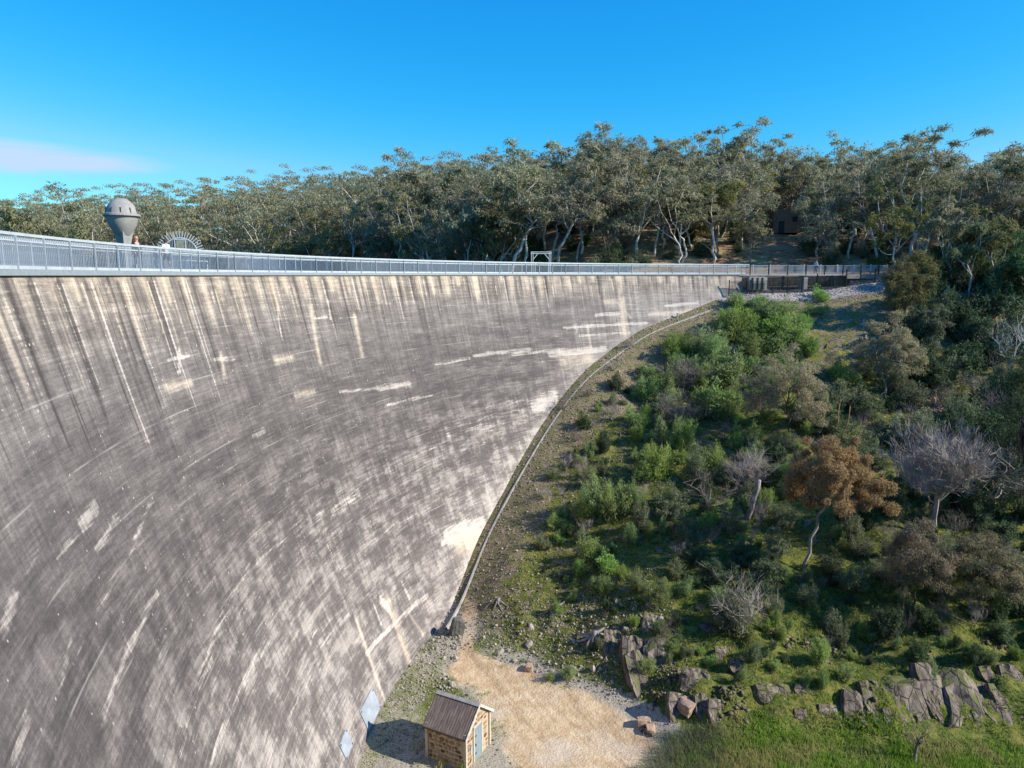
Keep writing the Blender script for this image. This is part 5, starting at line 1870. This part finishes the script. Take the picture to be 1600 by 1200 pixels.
def rock_mesh(name, seed, mat, slabby=True, n=7):
    """an angular block: a box of n cuts, broken along slanting joints"""
    r_ = np.random.default_rng(seed)
    t = np.linspace(-1, 1, n)
    vv, idx_, ff = [], {}, []

    def vid(p):
        k = tuple(np.round(p, 4))
        if k not in idx_:
            idx_[k] = len(vv)
            vv.append(p)
        return idx_[k]
    for axis_ in range(3):
        for sgn in (-1, 1):
            for i in range(n - 1):
                for j in range(n - 1):
                    q = []
                    for (a, b) in ((i, j), (i + 1, j), (i + 1, j + 1), (i, j + 1)):
                        p = np.zeros(3)
                        p[axis_], p[(axis_ + 1) % 3], p[(axis_ + 2) % 3] = sgn, t[a], t[b]
                        q.append(vid(p))
                    ff.append(q if sgn > 0 else q[::-1])
    V = np.array(vv)
    V = V * (1 - .05 * (np.abs(V).sum(1, keepdims=True) - 1.5).clip(0) ** 1.2)
    for _ in range(7):        # planar breaks
        d = unit(r_.normal(size=3))
        lim = r_.uniform(.78, 1.15)
        s = V @ d
        V = V - np.outer(np.maximum(s - lim, 0), d) * .92
    ph = r_.uniform(0, 9)
    rid = np.sin((V[:, 0] * 1.0 + V[:, 2] * .45) * 7 + ph)
    V[:, 1] += (np.sign(rid) * np.abs(rid) ** .4 * .10 if slabby else 0)
    V[:, 1] += (.16 * np.floor((V[:, 0] * .9 + V[:, 2] * .35 + ph) * 1.7) % .34 if slabby else 0)
    V += np.stack([fbm(V[:, (k + 1) % 3] * 1.0 + seed, V[:, (k + 2) % 3] + k * 7, 60 + k, 1.6, 3) for k in range(3)], 1) * .10
    g_ = Geo()
    g_.add(V, ff)
    return g_.mesh(name, mat)


rr = np.random.default_rng(99)
ROCKS = [rock_mesh("rock", 200 + k, MAT_ROCK) for k in range(7)]
WROCKS = [rock_mesh("rock", 230 + k, MAT_WARMROCK, False, 5) for k in range(3)]
BIG = [(1525, 1106, 80, 104), (1474, 1098, 54, 84), (1420, 1112, 66, 74), (1384, 1116, 46, 60), (1350, 1122, 46, 52), (1310, 1130, 52, 36), (1268, 1130, 44, 28), (1578, 1128, 64, 62), (1592, 1072, 40, 42), (1230, 1122, 34, 26),
       (1445, 1072, 34, 30), (1180, 1100, 44, 30), (1212, 1092, 48, 30), (1330, 1094, 28, 30), (1262, 1086, 28, 22), (1300, 1102, 32, 26), (1362, 1082, 26, 24), (1500, 1064, 34, 26), (1555, 1062, 34, 26)]
BLUFF = [(1010, 1076, 44, 84), (1040, 1036, 52, 74), (1020, 984, 28, 36), (986, 1036, 28, 64), (958, 1022, 26, 58), (1066, 1116, 40, 46), (1105, 1118, 28, 46), (1132, 1128, 40, 48), (1135, 1030, 28, 28), (1100, 990, 32, 26), (1088, 1070, 36, 34), (1160, 1048, 30, 24)]
NAMED = {(1525, 1106): "largest grey rock face with slanting ridges at the right of the outcrop", (1474, 1098): "grey rock face split from the largest one by a dark cleft", (1420, 1112): "broad grey rock behind the bare crooked sapling",
         (1010, 1076): "pale smooth slab leaning at the toe of the green bluff", (1040, 1036): "pale rock slab with moss edges above the leaning slab"}
for i in range(34):          # smaller broken pieces that knit the outcrop together
    BIG.append((rr.uniform(1330, 1600), rr.uniform(1085, 1140), rr.uniform(20, 44), rr.uniform(18, 40)))
for i, (cx_, cy_, w, h) in enumerate(BIG + BLUFF):
    p, t = on_ground(cx_, cy_)
    sx, sz = w / FOCAL * t / 2 * 1.12, h / FOCAL * t / 2 * 1.18
    outcrop = i < len(BIG)
    if cx_ < 1330:
        w, h = w * .72, h * .72
    o = link("rock", ROCKS[rr.integers(7)], loc=p + np.array((0, (.12 + .46 * min(sx, sz)), -.14)))
    o.scale = (sx * 1.1, max(.32, .5 * min(sx, sz)), sz * 1.0)
    o.rotation_euler = (R(-44 + rr.uniform(-7, 7)), R(rr.uniform(2, 16)), R(rr.uniform(-12, 12)))
    lab = NAMED.get((cx_, cy_))
    tag(o, lab or singled("grey angular outcrop rock" if outcrop else "grey rock in the green bluff", cx_, cy_, "smaller" if w * h < 1300 else "larger"), "rock", None if lab else ("rocks of the outcrop" if outcrop else "rocks of the bluff"))
p, t = on_ground(712, 992)
o = link("boulder", rock_mesh("boulder", 300, plain("dark_boulder", (.115, .11, .095), .9, var=.35, scale=3, bump=.5), False, 9), loc=p + np.array((.15, .1, .5)))
o.scale, o.rotation_euler = (.5, .42, .8), (0, R(10), R(20))
tag(o, "upright dark grey boulder beside the lower end of the kerb", "boulder")
for (px, py, s, lab) in ((1006, 1132, .42, "orange brown rock on the edge of the track"), (1017, 1142, .36, "brown rock next to the orange one at the track edge"), (826, 1046, .35, "pale rounded rock in the shadow behind the track"), (1072, 1108, .55, "warm brown rock at the foot of the bluff")):
    p, t = on_ground(px, py)
    o = link("rock", WROCKS[rr.integers(3)], loc=p + np.array((0, 0, s * .35)))
    o.scale = (s, s * .8, s * .7)
    o.rotation_euler = (0, 0, rr.uniform(0, 6))
    tag(o, lab, "rock")

# loose stones: individual ones by the track, fine rubble as one mass
STN = [rock_mesh("stone", 320 + k, MAT_PALESTONE, False, 3) for k in range(4)]
cnt = 0
for _ in range(900):
    x, y = rr.uniform(-6.5, 11), rr.uniform(37, 52)
    z = gz(x, y)
    edge = -27.95 < z < -26.2
    if bed_track(x, y) > .25 or np.hypot(x - CX, y - CY) > float(face_r(-z)) - .3 or (x > 9 and y < 41) or (-6 < x < -1 and 36 < y < 41):
        continue
    if rr.random() > (.9 if y > 43.5 else .2):
        continue
    s = rr.uniform(.05, .14) * (1 + (rr.random() < .08))
    o = link("loose_stone", STN[rr.integers(4)], loc=(x, y, z + s * .3))
    o.scale = (s, s * rr.uniform(.6, 1), s * rr.uniform(.5, .9))
    o.rotation_euler = (rr.uniform(0, 6), rr.uniform(0, 6), rr.uniform(0, 6))
    tag(o, "small pale loose stone lying on the stream bed beside the sandy track", "stone", "loose stones along the track")
    cnt += 1
    if cnt >= 260:
        break


def scatter_stones(n, boxes, smin, smax, mat, name, test):
    base = np.array([(1, 0, 0), (-.6, .8, 0), (-.5, -.9, .1), (.1, .1, .8), (.2, -.1, -.7)])
    tri = np.array([(0, 1, 3), (1, 2, 3), (2, 0, 3), (1, 0, 4), (2, 1, 4), (0, 2, 4)])
    x = np.concatenate([rr.uniform(b[0], b[1], n) for b in boxes])
    y = np.concatenate([rr.uniform(b[2], b[3], n) for b in boxes])
    z = height(x, y)
    ok = test(x, y, z)
    x, y, z = x[ok], y[ok], z[ok]
    k = len(x)
    s = smin + (smax - smin) * rr.random(k) ** 2.5
    a = rr.uniform(0, 2 * math.pi, k)
    V = np.repeat(base[None], k, 0) * (s[:, None, None] * rr.uniform(.6, 1.3, (k, 5, 3)))
    ca, sa = np.cos(a)[:, None], np.sin(a)[:, None]
    V = np.stack([V[..., 0] * ca - V[..., 1] * sa, V[..., 0] * sa + V[..., 1] * ca, V[..., 2]], -1)
    V = V + np.stack([x, y, z + s * .25], -1)[:, None, :]
    T = (tri[None] + 5 * np.arange(k)[:, None, None]).reshape(-1)
    return stuff(link(name, raw_mesh(name, V.reshape(-1, 3), T, 3, mat)))


def face_gap(x, y, z):
    return face_r(np.clip(-z, 0, 29)) - np.hypot(x - CX, y - CY)


m = Nodes("rubble_stone")
MAT_RUBBLE = m.done(m.bsdf(m.mix(m.island(), (.12, .098, .08), (.40, .35, .29)), .9, 0, .2))
scatter_stones(16000, [(-10, 12, 35, 54)], .025, .12, MAT_RUBBLE, "rubble", lambda x, y, z: (face_gap(x, y, z) > .1) & (bed_track(x, y) < .5 * rr.random(len(x))) & ((y > 43) | (rr.random(len(x)) < .3)))
scatter_stones(26000, [(-7, 32, 50, 95)], .03, .16, MAT_RUBBLE, "slope_rubble", lambda x, y, z: (face_gap(x, y, z) > .1) & (face_gap(x, y, z) < 14 * rr.random(len(x)) ** .7))
scatter_stones(9000, [(28, 52, 91.5, 96.5)], .02, .11, MAT_RUBBLE, "bank_gravel", lambda x, y, z: (np.hypot(x - CX, y - CY) > 55) & (y > 92.6 - .3 * rr.random(len(x))))
scatter_stones(5000, [(42, 50, 74, 86)], .05, .3, MAT_WARMROCK, "scree", lambda x, y, z: (np.abs(x - 44 - .1 * (86 - y)) < 2.6 * rr.random(len(x)) + .3))
scatter_stones(4200, [(8, 40, 40, 47)], .06, .3, MAT_ROCK, "outcrop_rubble", lambda x, y, z: (fbm(x, y, 88, .35, 2) > .15))


def limb_thing(name, label, cat, runs, p, mat):
    g_ = Geo()
    for pts_, r0_, r1_ in runs:
        g_.tube(pts_, np.linspace(r0_, r1_, len(pts_)), 7)
    return tag(link(name, g_.mesh(name, mat, True), loc=p), label, cat)


p, t = on_ground(1167, 812)
q = sight(1186, 750)
top_ = q * (p[1] - .2) / q[1] - p
limb_thing("dead_snag", "leaning pale broken dead trunk standing on the bank left of the rust tree", "snag", [(curve((0, 0, -.3), top_, rr, .06, 7), .26, .19), (curve(top_ * .55, top_ * .55 + np.array((-.5, -.1, .2)), rr, .1, 3), .08, .04)], p, B_GREY)
for (px, py, s, lab) in ((862, 958, 1.0, "uprooted grey stump on the mossy slope with roots spreading left"), (928, 1000, 1.2, "pale cut stump with a long root reaching towards the track"), (778, 942, .8, "small dead root crown in the shade near the boulder"), (1215, 975, .8, "grey stump in the shade above the green bluff")):
    p, t = on_ground(px, py)
    runs = [(curve((0, 0, -.3), (0.05, 0, .55 * s), rr, .08, 4), .26 * s, .2 * s)]
    for k in range(7):
        a = rr.uniform(2.2, 5.6) if k < 5 else rr.uniform(0, 6)
        e_ = np.array((math.cos(a), math.sin(a), 0)) * s * rr.uniform(.6, 1.7)
        e_[2] = gz(p[0] + e_[0], p[1] + e_[1]) - p[2] + .04
        runs.append((curve((0, 0, .3 * s), e_, rr, .16, 5), .11 * s, .03 * s))
    limb_thing("tree_stump", lab, "stump", runs, p, B_GREY)
for (px, py, dx, dz, L, lab) in ((960, 545, 1.6, .2, 2.6, "bleached fallen branch on the open bank near the kerb"), (945, 560, 1.4, -.4, 2.2, "thin fallen branch just below the bleached one"), (1290, 545, 1.8, .9, 3.2, "pale fallen boughs among the brown stones below the marker post"),
                                 (965, 690, .7, 1.2, 2.8, "curved fallen bough against the small bright shrub"), (880, 775, 1.0, .6, 2.0, "grey fallen branch in the shadow near the kerb"), (1510, 975, -1.2, 1.2, 2.5, "pale broken branches lying above the right end of the outcrop")):
    p, t = on_ground(px, py)
    e_ = unit(np.array((dx, dz, 0.0))) * L
    e_[2] = gz(p[0] + e_[0], p[1] + e_[1]) - p[2] + .25
    main = curve((0, 0, .1), e_, rr, .14, 7)
    runs = [(main, .07, .02)]
    for k in range(6):
        b = main[rr.integers(2, 7)]
        runs.append((curve(b, b + rr.normal(size=3) * .5 + np.array((0, 0, .3)), rr, .15, 4), .03, .008))
    limb_thing("fallen_branch", lab, "branch", runs, p, L_TWIG)

# ------------------------------------------------------------------ ground cover nobody could count
L_GRASS = foliage("grass_blades", (.055, .085, .014), (.17, .20, .045), (.20, .185, .055), .3, .5, gain=1.65, vary=False)
L_REED = foliage("reed_blades", (.07, .14, .018), (.20, .28, .06), (.27, .235, .115), .34, .5, gain=1.3, vary=False)
L_LITTER = foliage("litter_blades", (.11, .085, .055), (.30, .25, .17), (.15, .14, .07), .1, .5, vary=False)
gr = np.random.default_rng(41)


def tufts(n, box, per, h, w, spread, mat, name, dens, lean=.5):
    x, y = gr.uniform(box[0], box[1], n), gr.uniform(box[2], box[3], n)
    z = height(x, y)
    keep = gr.random(n) < dens(x, y, z)
    x, y, z = x[keep], y[keep], z[keep]
    k = len(x)
    size = h * gr.uniform(.5, 1.35, k)
    bx = np.repeat(np.stack([x, y, z - .03], -1), per, 0)
    off_ = gr.normal(size=(k * per, 3)) * spread
    off_[:, 2] = 0
    bx[:, :2] += off_[:, :2]
    bx[:, 2] = np.repeat(z - .03, per) + 0
    d = gr.normal(size=(k * per, 3)) * lean
    d[:, 2] = np.abs(d[:, 2]) + .8
    L_ = np.repeat(size, per) * gr.uniform(.6, 1.2, k * per)
    f_ = np.tile(np.array((.45, -.55, .5)), (k * per, 1))
    return stuff(link(name, leaf_mesh(name, bx, d, L_, w, mat, gr, False, f_)))


def lushness(x, y, z):
    return cover(x, y, z)[:, 1]


tufts(34000, (-4, 60, 40, 92), 9, .24, .045, .12, L_GRASS, "grass", lambda x, y, z: lushness(x, y, z) * (.25 + .75 * smooth(-.2, .5, fbm(x, y, 71, .4, 3))) * (.35 + .65 * smooth(75, 50, y)))
tufts(30000, (-8, 34, 46, 95), 7, .17, .026, .14, L_LITTER, "dry_litter", lambda x, y, z: (face_gap(x, y, z) > .5) * (z > -27.4) * (1 - .75 * lushness(x, y, z)), 1.4)
tufts(11000, (8, 46, 33, 40.6), 11, .40, .045, .17, L_REED, "reeds", lambda x, y, z: (z < -27.3) * (y < 38.9 + .6 * fbm(x, y, 79, .4, 3)) * smooth(9.8, 11.8, x + .55 * (38 - y) + 1.2 * fbm(x, y, 73, .5, 2)) * (.55 + .45 * smooth(-.3, .4, fbm(x, y, 74, .3, 2))), .32)
tufts(5000, (12, 46, 38.8, 41.5), 10, .26, .05, .16, L_REED, "bank_grass", lambda x, y, z: (z < -26.9) * smooth(-.3, .3, fbm(x, y, 81, .6, 3) + .2), .6)
tufts(1500, (6, 13, 34, 40), 12, .6, .022, .2, foliage("sage_stems", (.09, .11, .05), (.20, .22, .13), None, .25, vary=False), "rushes", lambda x, y, z: smooth(7.2, 9.0, x + .75 * (38 - y)) * smooth(14, 10.5, x + .5 * (38 - y)), .6)
tufts(9000, (-11, 4, 34, 52), 7, .12, .05, .13, L_GRASS, "bed_weeds", lambda x, y, z: (face_gap(x, y, z) > .05) * (1 - bed_track(x, y)) * (z < -26.8) * smooth(.1, .6, fbm(x, y, 75, .5, 3) + .45 * (face_gap(x, y, z) < 1.2)), .8)
# fleshy fresh stalks in front of the hut
g = Geo()
for (px, py, hh) in ((686, 1198, .75), (691, 1200, .6), (718, 1206, .7), (680, 1206, .4), (722, 1212, .5)):
    d = sight(px, py)
    p0 = d * (-27.98 / d[2])
    p0[2] = -28
    tag(link("green_stalk", leaf_mesh("green_stalk", np.tile(p0, (5, 1)) + gr.normal(size=(5, 3)) * np.array((.05, .05, 0)), gr.normal(size=(5, 3)) * .22 + np.array((0, 0, 1)), hh * gr.uniform(.6, 1.1, 5), .13, L_REED, gr)), "fresh light green stalk growing in front of the stone hut wall", "plant", "green stalks by the hut")

# ------------------------------------------------------------------ people
SKIN = plain("skin", (.50, .30, .22), .6, var=.08)


def skin_mesh(name, verts, edges, rad, mat, root=0):
    me_ = bpy.data.meshes.new(name)
    me_.from_pydata(verts, edges, [])
    o_ = bpy.data.objects.new(name, me_)
    C.objects.link(o_)
    md = o_.modifiers.new("s", 'SKIN')
    for i, r_ in enumerate(rad):
        sv = me_.skin_vertices[0].data[i]
        sv.radius = r_ if isinstance(r_, tuple) else (r_, r_)
        sv.use_root = i == root
    md.use_smooth_shade = True
    sb = o_.modifiers.new("d", 'SUBSURF')
    sb.levels = sb.render_levels = 2
    bpy.context.view_layer.update()
    out = bpy.data.meshes.new_from_object(o_.evaluated_get(bpy.context.evaluated_depsgraph_get()))
    bpy.data.objects.remove(o_)
    out.materials.clear()
    out.materials.append(mat)
    out.name = name
    return out


def person(label, p, rz, tall, step, top_c, leg_c, hair_c, shorts=False, arm=.25, long_hair=False):
    root = thing("person", label, "person", p, rz, None, tall / 1.74)
    s = step
    J = {'pel': (0, 0, .96), 'wai': (0, 0, 1.10), 'che': (0, -.01, 1.30), 'nek': (0, -.01, 1.46), 'hd0': (0, -.02, 1.53), 'hd1': (0, -.035, 1.62), 'hd2': (0, -.025, 1.70)}
    for sd, k in ((-1, 'l'), (1, 'r')):
        f = sd * s
        J.update({'hip' + k: (sd * .10, 0, .90), 'kne' + k: (sd * .105, -.16 * f - .05, .50), 'ank' + k: (sd * .10, -.30 * f + .04, .085 + .04 * max(0, -f)), 'toe' + k: (sd * .115, -.30 * f - .14, .035),
                  'sho' + k: (sd * .175, 0, 1.41), 'elb' + k: (sd * .25, arm * f * .5 + .03, 1.14), 'wri' + k: (sd * .25, arm * f - .10, .91), 'han' + k: (sd * .245, arm * f - .14, .82)})
    rad = {'pel': (.155, .11), 'wai': (.13, .095), 'che': (.165, .11), 'nek': .058, 'hd0': .06, 'hd1': (.078, .095), 'hd2': (.07, .085), 'hip': .085, 'kne': .058, 'ank': .042, 'toe': (.04, .028), 'sho': .062, 'elb': .043, 'wri': .031, 'han': (.02, .038)}
    E_ = [('pel', 'wai'), ('wai', 'che'), ('che', 'nek'), ('nek', 'hd0'), ('hd0', 'hd1'), ('hd1', 'hd2')]
    for k in 'lr':
        E_ += [('pel', 'hip' + k), ('hip' + k, 'kne' + k), ('kne' + k, 'ank' + k), ('ank' + k, 'toe' + k), ('che', 'sho' + k), ('sho' + k, 'elb' + k), ('elb' + k, 'wri' + k), ('wri' + k, 'han' + k)]

    def sub(names, scale, mat, nm, rootname, ends=()):
        ks = [n for n in J if n in names]
        vs_ = [J[n] for n in ks]
        es = [(ks.index(a), ks.index(b)) for a, b in E_ if a in names and b in names]
        rd = []
        for n in ks:
            v = rad.get(n, rad.get(n[:3]))
            rd.append(tuple(x * scale for x in v) if isinstance(v, tuple) else v * scale)
        for a, b, fr_ in ends:                      # a sleeve or leg that ends part way down
            pa, pb = np.array(J[a]), np.array(J[b])
            vs_.append(tuple(pa + (pb - pa) * fr_))
            es.append((ks.index(a), len(vs_) - 1))
            v = rad.get(a[:3])
            rd.append(.085 if b == 'nek' else (v if not isinstance(v, tuple) else v[0]) * scale * .92)
        link(nm, skin_mesh(nm, vs_, es, rd, mat, ks.index(rootname)), root)
    sub(set(J), 1.0, SKIN, "body", 'pel')
    sub({'wai', 'che', 'shol', 'shor', 'pel'} | (set() if shorts else {'elbl', 'elbr'}), 1.3, top_c, "shirt", 'wai', [('che', 'nek', .95), ('shol', 'elbl', .7), ('shor', 'elbr', .7)] if shorts else [('elbl', 'wril', .8), ('elbr', 'wrir', .8)])
    sub({'pel', 'hipl', 'hipr'} | (set() if shorts else {'knel', 'kner'}), 1.2, leg_c, "shorts" if shorts else "trousers", 'pel', [('hipl', 'knel', .85), ('hipr', 'kner', .85)] if shorts else [('knel', 'ankl', .95), ('kner', 'ankr', .95)])
    g_ = Geo()
    pr = [(0, 1.765), (.05, 1.758), (.085, 1.73), (.10, 1.68), (.098, 1.63), (.085, 1.585 if not long_hair else 1.5)]
    g_.lathe(pr, 14, (0, .012, 0))
    link("hair", g_.mesh("hair", hair_c, True), root)
    g_ = Geo()
    for sx in (-.03, .03):
        g_.lathe([(0, .012), (.011, .006), (.011, -.006), (0, -.012)], 8, (sx, -.128, 1.635))
    link("eyes", g_.mesh("eyes", hair_c), root)
    g_ = Geo()
    g_.add([(-.016, -.118, 1.60), (.016, -.118, 1.60), (0, -.152, 1.602), (0, -.122, 1.645)], [(0, 2, 1), (0, 3, 2), (1, 2, 3)])
    link("nose", g_.mesh("nose", SKIN), root)
    g_ = Geo()
    for k in 'lr':
        a_ = np.array(J['ank' + k])
        b_ = np.array(J['toe' + k])
        g_.tube([a_ + (0, .05, -.05), a_ + (0, 0, -.04), (a_ + b_) / 2 + (0, 0, -.01), b_ + (0, -.03, -.005)], (.045, .055, .05, .035), 7)
    link("shoes", g_.mesh("shoes", plain("shoe", (.06, .06, .07), .7)), root)
    return root


def deck_at(px, r_=61.2):
    d = sight(px, 430)
    t = np.arange(5, 130, .01)
    g_ = np.hypot(d[0] * t - CX, d[1] * t - CY) - r_
    k = np.argmax(g_ < 0)
    k = k + np.argmax(g_[k:] > 0)
    return np.array((d[0] * t[k], d[1] * t[k], .19))


CL_BLACK = plain("black_cloth", (.022, .022, .026), .9, var=.2)
CL_WHITE = plain("pale_blue_cloth", (.56, .60, .68), .9, var=.1)
CL_NAVY = plain("navy_cloth", (.045, .05, .075), .9, var=.2)
CL_SKY = plain("light_blue_cloth", (.36, .45, .56), .9, var=.1)
H_RED = plain("red_blond_hair", (.42, .20, .09), .7, var=.2)
H_DARK = plain("dark_hair", (.05, .035, .03), .7, var=.2)
person("person with red blond hair in black clothes walking on the crest behind the railing", deck_at(217, 61.1), R(60), 1.72, .5, CL_BLACK, CL_BLACK, H_RED, long_hair=True)
person("person in a pale shirt and dark shorts walking on the crest near the spiked gate", deck_at(262, 61.4), R(-120), 1.74, .6, CL_WHITE, CL_NAVY, H_DARK, shorts=True)
d = sight(1274, 428)
pp = along(0, 0)
for s in np.arange(0, 20, .02):
    q = along(s, -.1)
    if q[0] / q[1] > d[0] / d[1]:
        break
person("person in light blue top and dark trousers on the far end of the walkway", along(s, -.1, .19), R(100), 1.82, .9, CL_SKY, CL_NAVY, H_DARK)
